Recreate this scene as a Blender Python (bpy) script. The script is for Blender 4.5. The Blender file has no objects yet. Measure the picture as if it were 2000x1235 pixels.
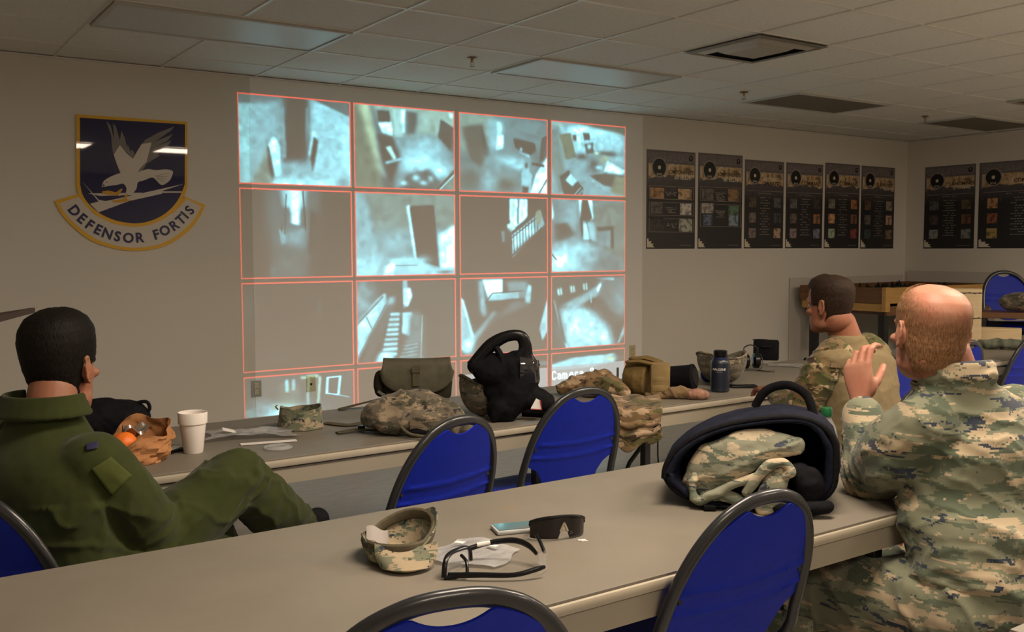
import bpy, bmesh, math, random
import numpy as np
from mathutils import Vector, Matrix, Euler
from mathutils.bvhtree import BVHTree
random.seed(7)
PI = math.pi
S = bpy.context.scene
COL = S.collection

# ---------------------------------------------------------------- camera
FPX = 1883.16
CAM = Vector((-1.13, -6.595, 1.393))
YAW, PITCH, ROLL = 0.5956, -0.069, -0.0036
_cy, _sy, _cp, _sp, _cr, _sr = math.cos(YAW), math.sin(YAW), math.cos(PITCH), math.sin(PITCH), math.cos(ROLL), math.sin(ROLL)
_F = Vector((_sy*_cp, _cy*_cp, _sp)); _R = Vector((_cy, -_sy, 0)); _U = _R.cross(_F)
RGT = _cr*_R + _sr*_U; UPV = -_sr*_R + _cr*_U; FWD = _F
camd = bpy.data.cameras.new('camera'); camo = bpy.data.objects.new('camera', camd); COL.objects.link(camo)
camd.sensor_width = 36; camd.lens = FPX/2000*36; camd.clip_start = .05; camd.clip_end = 60
camo.matrix_world = Matrix(((RGT.x, UPV.x, -FWD.x, CAM.x), (RGT.y, UPV.y, -FWD.y, CAM.y), (RGT.z, UPV.z, -FWD.z, CAM.z), (0, 0, 0, 1)))
camd.dof.use_dof = False
S.camera = camo
S.view_settings.view_transform = 'Standard'; S.view_settings.look = 'None'
S.view_settings.exposure = 0.10; S.view_settings.gamma = 1; S.view_settings.use_curve_mapping = False
S.cycles.use_denoising = True
S.cycles.max_bounces = 6; S.cycles.diffuse_bounces = 4; S.cycles.glossy_bounces = 3
S.cycles.transmission_bounces = 6; S.cycles.transparent_max_bounces = 10
S.cycles.caustics_reflective = False; S.cycles.caustics_refractive = False
S.cycles.sample_clamp_indirect = 4.0
W = bpy.data.worlds.new('world'); S.world = W; W.use_nodes = True
W.node_tree.nodes['Background'].inputs[0].default_value = (.5, .4, .3, 1); W.node_tree.nodes['Background'].inputs[1].default_value = .02

LAMP_STRENGTH = 29            # lit ceiling troffers behind and above the photographer
LAMP_COLOR = (1, .83, .66)
PROJECTOR_POWER = 3900.0        # watts of the slide projector's lamp
PROJ = Vector((2.95, -6.95, 2.16))

# ------------------------------------------------ where a pixel of the photo lies in the room (for measuring)
def ray(px, py): return RGT*((px-1000)/FPX) + UPV*(-(py-617.5)/FPX) + FWD
def onz(px, py, z=.743):
    d = ray(px, py); return CAM + d*((z-CAM.z)/d.z)
def onwall(px, py, y=0.0):
    d = ray(px, py); return CAM + d*((y-CAM.y)/d.y)
def onright(px, py, x=8.75):
    d = ray(px, py); return CAM + d*((x-CAM.x)/d.x)
def atd(px, py, depth): return CAM + ray(px, py)*depth

# ---------------------------------------------------------------- materials
MATS = {}
def newmat(name):
    m = bpy.data.materials.new(name); m.use_nodes = True
    nt = m.node_tree; b = nt.nodes['Principled BSDF']; MATS[name] = m
    return m, nt, b
def nd(nt, t, **kw):
    n = nt.nodes.new(t)
    for k, v in kw.items():
        if k in n.inputs: n.inputs[k].default_value = v
        else: setattr(n, k, v)
    return n
def ramp(nt, stops, interp='LINEAR'):
    r = nt.nodes.new('ShaderNodeValToRGB'); r.color_ramp.interpolation = interp
    e = r.color_ramp.elements
    while len(e) < len(stops): e.new(.5)
    for i, (p, c) in enumerate(stops):
        e[i].position = p; e[i].color = (*c, 1) if len(c) == 3 else c
    return r
def mat(name, col, rough=.6, metal=0, nscale=0, namt=.12, bump=0, bscale=None, coat=0, spec=.5, sheen=0):
    if name in MATS: return MATS[name]
    m, nt, b = newmat(name); L = nt.links
    b.inputs['Base Color'].default_value = (*col, 1); b.inputs['Roughness'].default_value = rough
    b.inputs['Metallic'].default_value = metal; b.inputs['Coat Weight'].default_value = coat
    b.inputs['Coat Roughness'].default_value = .02
    b.inputs['Specular IOR Level'].default_value = spec; b.inputs['Sheen Weight'].default_value = sheen
    tc = nd(nt, 'ShaderNodeTexCoord')
    if nscale:
        n = nd(nt, 'ShaderNodeTexNoise', Scale=nscale, Detail=4); L.new(tc.outputs['Object'], n.inputs['Vector'])
        r = ramp(nt, [(.3, [c*(1-namt) for c in col]), (.7, [min(1, c*(1+namt)) for c in col])])
        L.new(n.outputs[0], r.inputs[0]); L.new(r.outputs[0], b.inputs['Base Color'])
    if bump:
        n2 = nd(nt, 'ShaderNodeTexNoise', Scale=bscale or nscale*6 or 80, Detail=5); L.new(tc.outputs['Object'], n2.inputs['Vector'])
        bp = nd(nt, 'ShaderNodeBump', Strength=bump, Distance=.01); L.new(n2.outputs[0], bp.inputs['Height']); L.new(bp.outputs[0], b.inputs['Normal'])
    return m
def camo_mat(name, cols, thr, scale, stretch=(1, 1, 2.4), pix=.006, rough=.85, rot=(0, 0, 0)):
    """cols: base, light, mid-dark, darkest; thr: light above, mid below, dark above"""
    m, nt, b = newmat(name); L = nt.links
    b.inputs['Roughness'].default_value = rough; b.inputs['Specular IOR Level'].default_value = .15; b.inputs['Sheen Weight'].default_value = .15
    tc = nd(nt, 'ShaderNodeTexCoord'); mp = nd(nt, 'ShaderNodeMapping'); mp.inputs['Rotation'].default_value = rot
    L.new(tc.outputs['Object'], mp.inputs['Vector'])
    src = mp.outputs[0]
    if pix:
        sn = nd(nt, 'ShaderNodeVectorMath', operation='SNAP'); sn.inputs[1].default_value = (pix, pix, pix)
        L.new(src, sn.inputs[0]); src = sn.outputs[0]
    def lay(sc, off, det, st=stretch, dist=.6):
        q = nd(nt, 'ShaderNodeMapping'); q.inputs['Scale'].default_value = st; q.inputs['Location'].default_value = off
        L.new(src, q.inputs['Vector'])
        n = nd(nt, 'ShaderNodeTexNoise', Scale=sc, Detail=det, Distortion=dist); n.inputs['Roughness'].default_value = .62
        L.new(q.outputs[0], n.inputs['Vector']); return n.outputs[0]
    def step(v, a, soft=.004, inv=False):
        r = nd(nt, 'ShaderNodeMapRange'); r.inputs[1].default_value = a-soft; r.inputs[2].default_value = a+soft
        if inv: r.inputs[3].default_value = 1; r.inputs[4].default_value = 0
        L.new(v, r.inputs[0]); return r.outputs[0]
    def mix(a, bcol, f):
        x = nd(nt, 'ShaderNodeMix', data_type='RGBA')
        L.new(f, x.inputs[0])
        if isinstance(a, tuple): x.inputs[6].default_value = (*a, 1)
        else: L.new(a, x.inputs[6])
        x.inputs[7].default_value = (*bcol, 1); return x.outputs[2]
    n1 = lay(scale, (0, 0, 0), 4); n2 = lay(scale*.8, (7, 3, 5), 4); n3 = lay(scale*1.5, (2, 9, 4), 5)
    c = mix(cols[0], cols[2], step(n2, thr[1], inv=True))
    c = mix(c, cols[1], step(n1, thr[0]))
    c = mix(c, cols[3], step(n3, thr[2]))
    L.new(c, b.inputs['Base Color'])
    n = nd(nt, 'ShaderNodeTexNoise', Scale=900.0, Detail=1); L.new(tc.outputs['Object'], n.inputs['Vector'])
    bp = nd(nt, 'ShaderNodeBump', Strength=.08, Distance=.002); L.new(n.outputs[0], bp.inputs['Height']); L.new(bp.outputs[0], b.inputs['Normal'])
    return m

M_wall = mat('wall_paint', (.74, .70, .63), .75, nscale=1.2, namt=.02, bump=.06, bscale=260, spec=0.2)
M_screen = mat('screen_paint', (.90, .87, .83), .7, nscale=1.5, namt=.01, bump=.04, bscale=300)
M_tile = mat('ceiling_tile', (.78, .76, .71), .9, nscale=60, namt=.05, bump=.25, bscale=150)
M_tbar = mat('ceiling_tbar', (.76, .74, .69), .35)
M_base = mat('rubber_baseboard', (.10, .09, .08), .6)
M_darkwall = mat('rear_wall_paint', (.34, .32, .29), .8)
M_blue = mat('blue_plastic', (.005, .017, .31), .5, nscale=40, namt=.08, bump=.08, bscale=400, spec=.2)
M_tube = mat('charcoal_tube', (.020, .021, .023), .30, coat=.25, spec=.4)
M_black = mat('black_nylon', (.008, .008, .010), .75, nscale=60, namt=.3, bump=.3, bscale=500, spec=0.08)
M_navy = mat('navy_black_canvas', (.010, .012, .022), .8, nscale=30, namt=.3, bump=.3, bscale=400, spec=0.08)
M_blackp = mat('black_plastic', (.006, .006, .007), .25, spec=0.3)
M_blackm = mat('black_steel', (.010, .010, .010), .4)
M_rubber = mat('black_rubber', (.012, .012, .012), .55)
M_rim = mat('table_rim_vinyl', (.38, .335, .255), .45, nscale=20, namt=.05)
M_apron = mat('table_apron_paint', (.30, .265, .20), .5)
M_tan = mat('tan_nylon', (.17, .115, .045), .85, nscale=25, namt=.2, bump=.3, bscale=500, spec=0.08)
M_grey_green = mat('grey_green_canvas', (.105, .098, .068), .9, nscale=30, namt=.15, bump=.3, bscale=500, spec=0.08)
M_webb = mat('olive_webbing', (.10, .085, .055), .85, nscale=50, namt=.15, bump=.2, bscale=600, spec=0.08)
M_flight = mat('sage_flight_suit', (.034, .042, .012), .85, nscale=14, namt=.12, bump=.12, bscale=700, sheen=.1, spec=0.08)
M_flight2 = mat('sage_sleeve_pocket', (.062, .074, .020), .85, nscale=14, namt=.08, bump=.12, bscale=700, spec=0.08)
M_foam = mat('white_foam', (.86, .80, .74), .7, bump=.05, bscale=300)
M_white = mat('white_paper', (.75, .72, .68), .7)
M_chrome = mat('chrome', (.6, .6, .6), .2, metal=1)
M_kraft = mat('brown_paper', (.42, .20, .085), .8, nscale=18, namt=.15, bump=.35, bscale=35, spec=0.08)
M_orange = mat('orange_peel', (.90, .20, .02), .45, nscale=60, namt=.1, bump=.15, bscale=200)
M_ivory = mat('ivory_plastic', (.62, .52, .30), .4)
M_wood_y = None

def wood(name, c1, c2, scale=3, rough=.5, rot=0):
    m, nt, b = newmat(name); L = nt.links
    tc = nd(nt, 'ShaderNodeTexCoord'); mp = nd(nt, 'ShaderNodeMapping'); mp.inputs['Scale'].default_value = (1, 1, 9)
    L.new(tc.outputs['Object'], mp.inputs[0])
    n = nd(nt, 'ShaderNodeTexNoise', Scale=scale, Detail=6, Distortion=1.2); L.new(mp.outputs[0], n.inputs['Vector'])
    r = ramp(nt, [(.3, c1), (.7, c2)]); L.new(n.outputs[0], r.inputs[0]); L.new(r.outputs[0], b.inputs['Base Color'])
    b.inputs['Roughness'].default_value = rough
    return m
M_wood_d = wood('brown_and_shaded_board', (.13, .055, .018), (.22, .10, .035))
M_wood_y = wood('yellow_pine_board', (.48, .26, .07), (.60, .34, .10))
M_wood_p = wood('pale_plywood', (.66, .50, .28), (.76, .60, .36), 2)
M_wood_dark = wood('dark_walnut', (.06, .025, .012), (.10, .045, .02))

def table_laminate():
    m, nt, b = newmat('table_laminate'); L = nt.links
    tc = nd(nt, 'ShaderNodeTexCoord')
    a = nd(nt, 'ShaderNodeTexNoise', Scale=2.2, Detail=5); L.new(tc.outputs['Object'], a.inputs['Vector'])
    r = ramp(nt, [(.35, (.175, .155, .122)), (.65, (.205, .182, .145))]); L.new(a.outputs[0], r.inputs[0])
    s = nd(nt, 'ShaderNodeTexNoise', Scale=9, Detail=3, Distortion=.6); L.new(tc.outputs['Object'], s.inputs['Vector'])
    r2 = ramp(nt, [(.68, (0, 0, 0)), (.76, (1, 1, 1))]); L.new(s.outputs[0], r2.inputs[0])
    mx = nd(nt, 'ShaderNodeMix', data_type='RGBA'); mx.inputs[7].default_value = (.21, .165, .11, 1)
    f = nd(nt, 'ShaderNodeMath', operation='MULTIPLY'); f.inputs[1].default_value = .55
    L.new(r2.outputs[0], f.inputs[0]); L.new(f.outputs[0], mx.inputs[0]); L.new(r.outputs[0], mx.inputs[6]); L.new(mx.outputs[2], b.inputs['Base Color'])
    g = nd(nt, 'ShaderNodeTexNoise', Scale=5, Detail=4); L.new(tc.outputs['Object'], g.inputs['Vector'])
    r3 = ramp(nt, [(.3, (.42, .42, .42)), (.7, (.58, .58, .58))]); L.new(g.outputs[0], r3.inputs[0]); L.new(r3.outputs[0], b.inputs['Roughness'])
    return m
M_lam = table_laminate()
def floor_mat():
    m, nt, b = newmat('vinyl_floor'); L = nt.links
    tc = nd(nt, 'ShaderNodeTexCoord')
    mp = nd(nt, 'ShaderNodeMapping'); mp.inputs['Scale'].default_value = (1, 5, 1); mp.inputs['Rotation'].default_value = (0, 0, .5)
    L.new(tc.outputs['Object'], mp.inputs[0])
    a = nd(nt, 'ShaderNodeTexNoise', Scale=9, Detail=8, Distortion=.4); L.new(mp.outputs[0], a.inputs['Vector'])
    r = ramp(nt, [(.3, (.27, .255, .225)), (.7, (.37, .35, .31))]); L.new(a.outputs[0], r.inputs[0])
    L.new(r.outputs[0], b.inputs['Base Color']); b.inputs['Roughness'].default_value = .38
    bp = nd(nt, 'ShaderNodeBump', Strength=.12, Distance=.01); L.new(a.outputs[0], bp.inputs['Height']); L.new(bp.outputs[0], b.inputs['Normal'])
    return m
M_floor = floor_mat()
ABU = ((.165, .172, .115), (.36, .29, .19), (.082, .10, .066), (.030, .038, .055))
M_abu = camo_mat('airman_tiger_camouflage', ABU, (.555, .47, .61), 7.5, stretch=(.8, .8, 3.2), pix=.0045)
M_abu_s = camo_mat('airman_tiger_camouflage_small', ABU, (.53, .46, .60), 24, stretch=(.8, 1, 1.8), pix=.0025)
M_abu_c = camo_mat('lamplit_tiger_camouflage', ((.235, .24, .175), (.48, .40, .28), (.12, .14, .10), (.05, .06, .08)), (.53, .455, .63), 9, stretch=(.8, .8, 2.4), pix=.0035)  # same camouflage, lightened to paint in the nearby lamp's light
M_abu_l = camo_mat('worn_tiger_camouflage', ((.13, .11, .078), (.25, .195, .13), (.07, .066, .045), (.03, .028, .028)), (.54, .47, .60), 20, stretch=(.8, .9, 1.8), pix=.003)
MC = ((.15, .098, .045), (.33, .24, .14), (.072, .072, .025), (.040, .025, .014))
M_mc = camo_mat('multi_terrain_camouflage', MC, (.60, .49, .60), 15, stretch=(.8, 1, 1.7), pix=0)
M_mc_plain = mat('tan_combat_shirt', (.20, .155, .085), .9, nscale=40, namt=.08, bump=.1, bscale=600, spec=0.08)
MCL = ((.20, .13, .065), (.38, .27, .17), (.10, .09, .035), (.05, .032, .018))
M_mcl = camo_mat('multi_terrain_camouflage_jacket', MCL, (.56, .46, .60), 13, stretch=(.8, 1, 1.5), pix=0)

def skin_mat(name, c, red):
    m, nt, b = newmat(name); L = nt.links
    tc = nd(nt, 'ShaderNodeTexCoord')
    n = nd(nt, 'ShaderNodeTexNoise', Scale=14, Detail=5); L.new(tc.outputs['Object'], n.inputs['Vector'])
    r = ramp(nt, [(.35, c), (.7, red)]); L.new(n.outputs[0], r.inputs[0]); L.new(r.outputs[0], b.inputs['Base Color'])
    b.inputs['Roughness'].default_value = .5; b.inputs['Specular IOR Level'].default_value = .3
    b.inputs['Subsurface Weight'].default_value = .12; b.inputs['Subsurface Radius'].default_value = (.02, .008, .004); b.inputs['Subsurface Scale'].default_value = .4
    n2 = nd(nt, 'ShaderNodeTexNoise', Scale=300, Detail=3); L.new(tc.outputs['Object'], n2.inputs['Vector'])
    bp = nd(nt, 'ShaderNodeBump', Strength=.12, Distance=.002); L.new(n2.outputs[0], bp.inputs['Height']); L.new(bp.outputs[0], b.inputs['Normal'])
    return m
M_skin3 = skin_mat('fair_ruddy_skin', (.38, .185, .12), (.36, .14, .09))
M_skin2 = skin_mat('tanned_skin', (.25, .11, .062), (.27, .095, .055))
M_skin1 = skin_mat('light_skin', (.30, .145, .085), (.31, .115, .065))
def hair_mat(name, c1, c2, lo, hi):
    m, nt, b = newmat(name); L = nt.links
    tc = nd(nt, 'ShaderNodeTexCoord'); at = nd(nt, 'ShaderNodeAttribute', attribute_name='cover')
    mp = nd(nt, 'ShaderNodeMapping'); mp.inputs['Scale'].default_value = (1, 1, .3); L.new(tc.outputs['Object'], mp.inputs[0])
    n = nd(nt, 'ShaderNodeTexNoise', Scale=260, Detail=3); L.new(mp.outputs[0], n.inputs['Vector'])
    r = ramp(nt, [(.35, c1), (.7, c2)]); L.new(n.outputs[0], r.inputs[0]); L.new(r.outputs[0], b.inputs['Base Color'])
    b.inputs['Roughness'].default_value = .6; b.inputs['Specular IOR Level'].default_value = .12
    ad = nd(nt, 'ShaderNodeMath', operation='ADD'); L.new(n.outputs[0], ad.inputs[0]); L.new(at.outputs['Fac'], ad.inputs[1])
    r2 = nd(nt, 'ShaderNodeMapRange'); r2.inputs[1].default_value = lo; r2.inputs[2].default_value = hi
    L.new(ad.outputs[0], r2.inputs[0]); L.new(r2.outputs[0], b.inputs['Alpha'])
    bp = nd(nt, 'ShaderNodeBump', Strength=.5, Distance=.004); L.new(n.outputs[0], bp.inputs['Height']); L.new(bp.outputs[0], b.inputs['Normal'])
    return m
M_hair1 = hair_mat('dark_brown_hair', (.005, .004, .0035), (.012, .009, .007), .85, 1.05)
M_hair2 = hair_mat('brown_hair', (.014, .008, .005), (.035, .020, .012), .85, 1.05)
M_hair3 = hair_mat('ginger_buzzcut', (.17, .085, .038), (.27, .145, .075), .8, 1.5)
def clear_mat(name, col, rough=.1, alpha=.35, bump=.6, bscale=25):
    m, nt, b = newmat(name); L = nt.links
    b.inputs['Base Color'].default_value = (*col, 1); b.inputs['Roughness'].default_value = rough
    b.inputs['Alpha'].default_value = alpha
    tc = nd(nt, 'ShaderNodeTexCoord'); n2 = nd(nt, 'ShaderNodeTexNoise', Scale=bscale, Detail=5); L.new(tc.outputs['Object'], n2.inputs['Vector'])
    bp = nd(nt, 'ShaderNodeBump', Strength=bump, Distance=.02); L.new(n2.outputs[0], bp.inputs['Height']); L.new(bp.outputs[0], b.inputs['Normal'])
    return m
M_film = clear_mat('clear_plastic_film', (.55, .55, .55), .15, .38)
M_lid = clear_mat('clear_plastic_lid', (.6, .6, .6), .12, .40, .1)
M_pet = clear_mat('clear_bottle_plastic', (.8, .85, .88), .05, .22, .1)
M_lens = clear_mat('clear_lens', (.7, .7, .7), .03, .10, 0)
M_water = clear_mat('bottle_water', (.75, .82, .85), .03, .15, 0)

# ---------------------------------------------------------------- object helpers
def link(o, parent=None):
    COL.objects.link(o)
    if parent is not None: o.parent = parent
    return o
def tag(o, label=None, cat=None, group=None, kind=None):
    if label: o['label'] = label
    if cat: o['category'] = cat
    if group: o['group'] = group
    if kind: o['kind'] = kind
    return o
def thing(name, label, cat, loc=(0, 0, 0), rotz=0, group=None):
    o = bpy.data.objects.new(name, None); o.empty_display_size = .1; link(o)
    o.location = loc; o.rotation_euler = (0, 0, rotz)
    return tag(o, label, cat, group)
def obj(name, bm, material, parent=None, smooth=True, sharp=38):
    if isinstance(bm, bmesh.types.BMesh):
        me = bpy.data.meshes.new(name); bmesh.ops.recalc_face_normals(bm, faces=bm.faces[:]); bm.to_mesh(me); bm.free()
    else: me = bm; me.name = name
    o = bpy.data.objects.new(name, me)
    me.materials.clear(); me.materials.append(material)
    if smooth:
        me.polygons.foreach_set('use_smooth', [True]*len(me.polygons))
        if sharp: me.set_sharp_from_angle(angle=math.radians(sharp))
    link(o, parent); return o
def dup_tree(r, parent=None):
    c = r.copy(); COL.objects.link(c); c.parent = parent
    for ch in r.children: dup_tree(ch, c)
    return c
def newbm(): return bmesh.new()
def box(bm, c, s, rot=None, bevel=0):
    """c centre, s full size"""
    r = bmesh.ops.create_cube(bm, size=1)
    vs = r['verts']
    Mx = Matrix.Translation(Vector(c)) @ (rot.to_4x4() if rot is not None else Matrix.Identity(4)) @ Matrix.Diagonal((*s, 1))
    bmesh.ops.transform(bm, matrix=Mx, verts=vs)
    if bevel:
        es = list({e for v in vs for e in v.link_edges})
        bmesh.ops.bevel(bm, geom=es, offset=bevel, segments=2, profile=.5, affect='EDGES')
def poly(bm, pts, z=None, thick=0, axis=None):
    """flat polygon from 3D pts, extruded by vector axis"""
    vs = [bm.verts.new(p) for p in pts]; f = bm.faces.new(vs)
    if axis is not None:
        r = bmesh.ops.extrude_face_region(bm, geom=[f]); nv = [e for e in r['geom'] if isinstance(e, bmesh.types.BMVert)]
        bmesh.ops.translate(bm, vec=axis, verts=nv)
def lathe(bm, prof, c=(0, 0, 0), seg=32, rot=None, cap=True):
    rings = []; c = Vector(c)
    for r, z in prof:
        ring = []
        for i in range(seg):
            a = 2*PI*i/seg; p = Vector((r*math.cos(a), r*math.sin(a), z))
            if rot is not None: p = rot @ p
            ring.append(bm.verts.new(c+p))
        rings.append(ring)
    for a, b in zip(rings, rings[1:]):
        for i in range(seg): bm.faces.new((a[i], a[(i+1) % seg], b[(i+1) % seg], b[i]))
    if cap:
        bm.faces.new(rings[0][::-1]); bm.faces.new(rings[-1])
def catmull(pts, n=6, closed=False):
    P = [Vector(p) for p in pts]; out = []
    N = len(P)
    rng = range(N) if closed else range(N-1)
    for i in rng:
        if closed: p0, p1, p2, p3 = P[(i-1) % N], P[i], P[(i+1) % N], P[(i+2) % N]
        else: p0, p1, p2, p3 = P[max(i-1, 0)], P[i], P[i+1], P[min(i+2, N-1)]
        for k in range(n):
            t = k/n
            out.append(.5*((2*p1)+(-p0+p2)*t+(2*p0-5*p1+4*p2-p3)*t*t+(-p0+3*p1-3*p2+p3)*t**3))
    if not closed: out.append(P[-1])
    return out
def tube(bm, pts, r, seg=12, flat=1.0, up=None, smooth=0, cap=True, closed=False, round_ends=False):
    """sweep an ellipse (r along side, r*flat along normal); r float or list"""
    if smooth:
        n0 = len(pts); rr = r if not isinstance(r, (int, float)) else [r]*n0
        q = catmull([(*p,) for p in pts], smooth, closed)
        R = []
        m = n0 if closed else n0-1
        for i in range(m):
            for k in range(smooth): R.append(rr[i]*(1-k/smooth)+rr[(i+1) % n0]*k/smooth)
        if not closed: R.append(rr[-1])
        pts, r = q, R
    P = [Vector(p) for p in pts]; n = len(P)
    if isinstance(r, (int, float)): r = [r]*n
    r = list(r)
    if round_ends and not closed:
        d0 = (P[0]-P[1]).normalized(); d1 = (P[-1]-P[-2]).normalized()
        a = [(P[0]+d0*r[0]*math.sin(t), r[0]*math.cos(t)) for t in (1.45, 1.1, .7, .35)]
        b = [(P[-1]+d1*r[-1]*math.sin(t), r[-1]*math.cos(t)) for t in (.35, .7, 1.1, 1.45)]
        P = [x[0] for x in a]+P+[x[0] for x in b]; r = [x[1] for x in a]+r+[x[1] for x in b]; n = len(P)
    rings = []
    prev = Vector(up) if up is not None else None
    for i in range(n):
        if closed: t = (P[(i+1) % n]-P[i-1])
        else: t = P[min(i+1, n-1)]-P[max(i-1, 0)]
        t = t.normalized() if t.length > 1e-9 else Vector((0, 0, 1))
        if prev is None:
            prev = Vector((0, 0, 1)) if abs(t.z) < .9 else Vector((1, 0, 0))
        nrm = prev-t*prev.dot(t)
        if nrm.length < 1e-6: nrm = t.orthogonal()
        nrm.normalize()
        if up is None: prev = nrm
        side = t.cross(nrm)
        rings.append([bm.verts.new(P[i]+side*(r[i]*math.cos(2*PI*k/seg))+nrm*(r[i]*flat*math.sin(2*PI*k/seg))) for k in range(seg)])
    m = n if closed else n-1
    for i in range(m):
        a, b = rings[i], rings[(i+1) % n]
        for k in range(seg): bm.faces.new((a[k], a[(k+1) % seg], b[(k+1) % seg], b[k]))
    if cap and not closed:
        bm.faces.new(rings[0][::-1]); bm.faces.new(rings[-1])
def ell(bm, c, r, rot=None, seg=20):
    q = bmesh.ops.create_uvsphere(bm, u_segments=seg, v_segments=seg//2, radius=1)
    Mx = Matrix.Translation(Vector(c)) @ (rot.to_4x4() if rot is not None else Matrix.Identity(4)) @ Matrix.Diagonal((*r, 1))
    bmesh.ops.transform(bm, matrix=Mx, verts=q['verts'])
def loft(bm, rings, cap=True, closed_ring=True):
    R = [[bm.verts.new(p) for p in ring] for ring in rings]
    n = len(R[0])
    for a, b in zip(R, R[1:]):
        for k in range(n if closed_ring else n-1): bm.faces.new((a[k], a[(k+1) % n], b[(k+1) % n], b[k]))
    if cap and closed_ring:
        bm.faces.new(R[0][::-1]); bm.faces.new(R[-1])
def sell(c, ax, bx, p=2.4, seg=32):
    """super-ellipse ring: centre, axis vectors"""
    out = []
    for k in range(seg):
        a = 2*PI*k/seg; ca, sa = math.cos(a), math.sin(a)
        out.append(Vector(c)+Vector(ax)*(math.copysign(abs(ca)**(2/p), ca))+Vector(bx)*(math.copysign(abs(sa)**(2/p), sa)))
    return out
def sheet(bm, f, nu, nv, thick=0):
    V = [[bm.verts.new(f(i/nu, j/nv)) for i in range(nu+1)] for j in range(nv+1)]
    for j in range(nv):
        for i in range(nu): bm.faces.new((V[j][i], V[j][i+1], V[j+1][i+1], V[j+1][i]))
    if thick:
        bm.normal_update()
        bmesh.ops.solidify(bm, geom=bm.faces[:], thickness=thick)

# numpy value noise
def _h(i, j, k, s):
    n = (i.astype(np.int64)*374761393 + j.astype(np.int64)*668265263 + k.astype(np.int64)*2147483647 + s*974634777) & 0x7fffffff
    n = ((n ^ (n >> 13))*1274126177) & 0x7fffffff
    return ((n ^ (n >> 16)) & 0xffff)/65535.0
def vn(P, s=0):
    f = np.floor(P); t = P-f; t = t*t*(3-2*t); i, j, k = f[:, 0], f[:, 1], f[:, 2]; o = 0
    for a in (0, 1):
        for b in (0, 1):
            for c in (0, 1):
                w = (t[:, 0] if a else 1-t[:, 0])*(t[:, 1] if b else 1-t[:, 1])*(t[:, 2] if c else 1-t[:, 2])
                o = o + w*_h(i+a, j+b, k+c, s)
    return o
def fbm(P, s=0): return (vn(P, s)+.5*vn(P*2.1+3.3, s+1)+.25*vn(P*4.3+7.7, s+2))/1.75
def folds(P, d, k, s=0, warp=1.2, pw=1.6):
    """ridged folds across direction d with wave number k"""
    d = np.array(d, float); d /= np.linalg.norm(d)
    ph = P@d*k + warp*2*(fbm(P*6, s)-.5)*3
    return (1-np.abs(np.sin(ph)))**pw

def blob(name, bm, material, parent=None, voxel=.006, smooth=4, disp=None, extra_smooth=0):
    """union of the closed shapes in bm as one continuous surface; disp(P,N)->offset along normal"""
    me = bpy.data.meshes.new('tmp'); bmesh.ops.recalc_face_normals(bm, faces=bm.faces[:]); bm.to_mesh(me); bm.free()
    t = bpy.data.objects.new('tmp', me); COL.objects.link(t)
    r = t.modifiers.new('r', 'REMESH'); r.mode = 'VOXEL'; r.voxel_size = voxel; r.adaptivity = 0
    if smooth:
        s = t.modifiers.new('s', 'SMOOTH'); s.factor = .5; s.iterations = smooth
    dg = bpy.context.evaluated_depsgraph_get()
    out = bpy.data.meshes.new_from_object(t.evaluated_get(dg))
    bpy.data.objects.remove(t); bpy.data.meshes.remove(me)
    if disp is not None:
        n = len(out.vertices); P = np.empty(n*3, np.float32); out.vertices.foreach_get('co', P); P = P.reshape(-1, 3).astype(float)
        N = np.empty(n*3, np.float32); out.vertex_normals.foreach_get('vector', N); N = N.reshape(-1, 3)
        D = disp(P, N); P = P+N*D[:, None]
        out.vertices.foreach_set('co', P.astype(np.float32).ravel()); out.update()
    return obj(name, out, material, parent, sharp=0)
def text_into(bm, s, size, Mx, extrude=.0006, align='CENTER', bold=0):
    cu = bpy.data.curves.new('t', 'FONT'); cu.body = s; cu.size = size; cu.align_x = align; cu.align_y = 'CENTER'; cu.extrude = extrude; cu.offset = bold; cu.resolution_u = 3
    o = bpy.data.objects.new('t', cu); COL.objects.link(o); dg = bpy.context.evaluated_depsgraph_get()
    me = bpy.data.meshes.new_from_object(o.evaluated_get(dg)); me.transform(Mx); bm.from_mesh(me)
    bpy.data.objects.remove(o); bpy.data.curves.remove(cu); bpy.data.meshes.remove(me)
# ================================================================= THE ROOM
XL, XR, YF, H = -3.3, 8.75, -9.6, 2.59
def slab(name, c, s, m):
    bm = newbm(); box(bm, c, s); o = obj(name, bm, m, smooth=False); o['kind'] = 'structure'; return o
slab('floor', ((XL+XR)/2, YF/2, -.05), (XR-XL+.4, -YF+.4, .1), M_floor)
slab('wall_back', ((XL+XR)/2, .06, H/2), (XR-XL+.24, .12, H+.1), M_wall)
slab('wall_right', (XR+.06, YF/2, H/2), (.12, -YF, H+.1), M_wall)
slab('wall_left', (XL-.06, YF/2, H/2), (.12, -YF, H+.1), M_wall)
slab('wall_front', ((XL+XR)/2, YF-.06, H/2), (XR-XL+.24, .12, H+.1), M_darkwall)
slab('ceiling', ((XL+XR)/2, YF/2, H+.056), (XR-XL+.4, -YF+.4, .1), M_tile)
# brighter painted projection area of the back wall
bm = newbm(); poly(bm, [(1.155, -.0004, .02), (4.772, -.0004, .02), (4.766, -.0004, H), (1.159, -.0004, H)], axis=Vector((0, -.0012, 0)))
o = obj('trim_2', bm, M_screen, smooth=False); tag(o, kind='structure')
slab('baseboard_back', ((XL+XR)/2, -.006, .05), (XR-XL, .012, .1), M_base)
slab('baseboard_right', (XR-.006, YF/2, .05), (.012, -YF-.03, .1), M_base)
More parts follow.
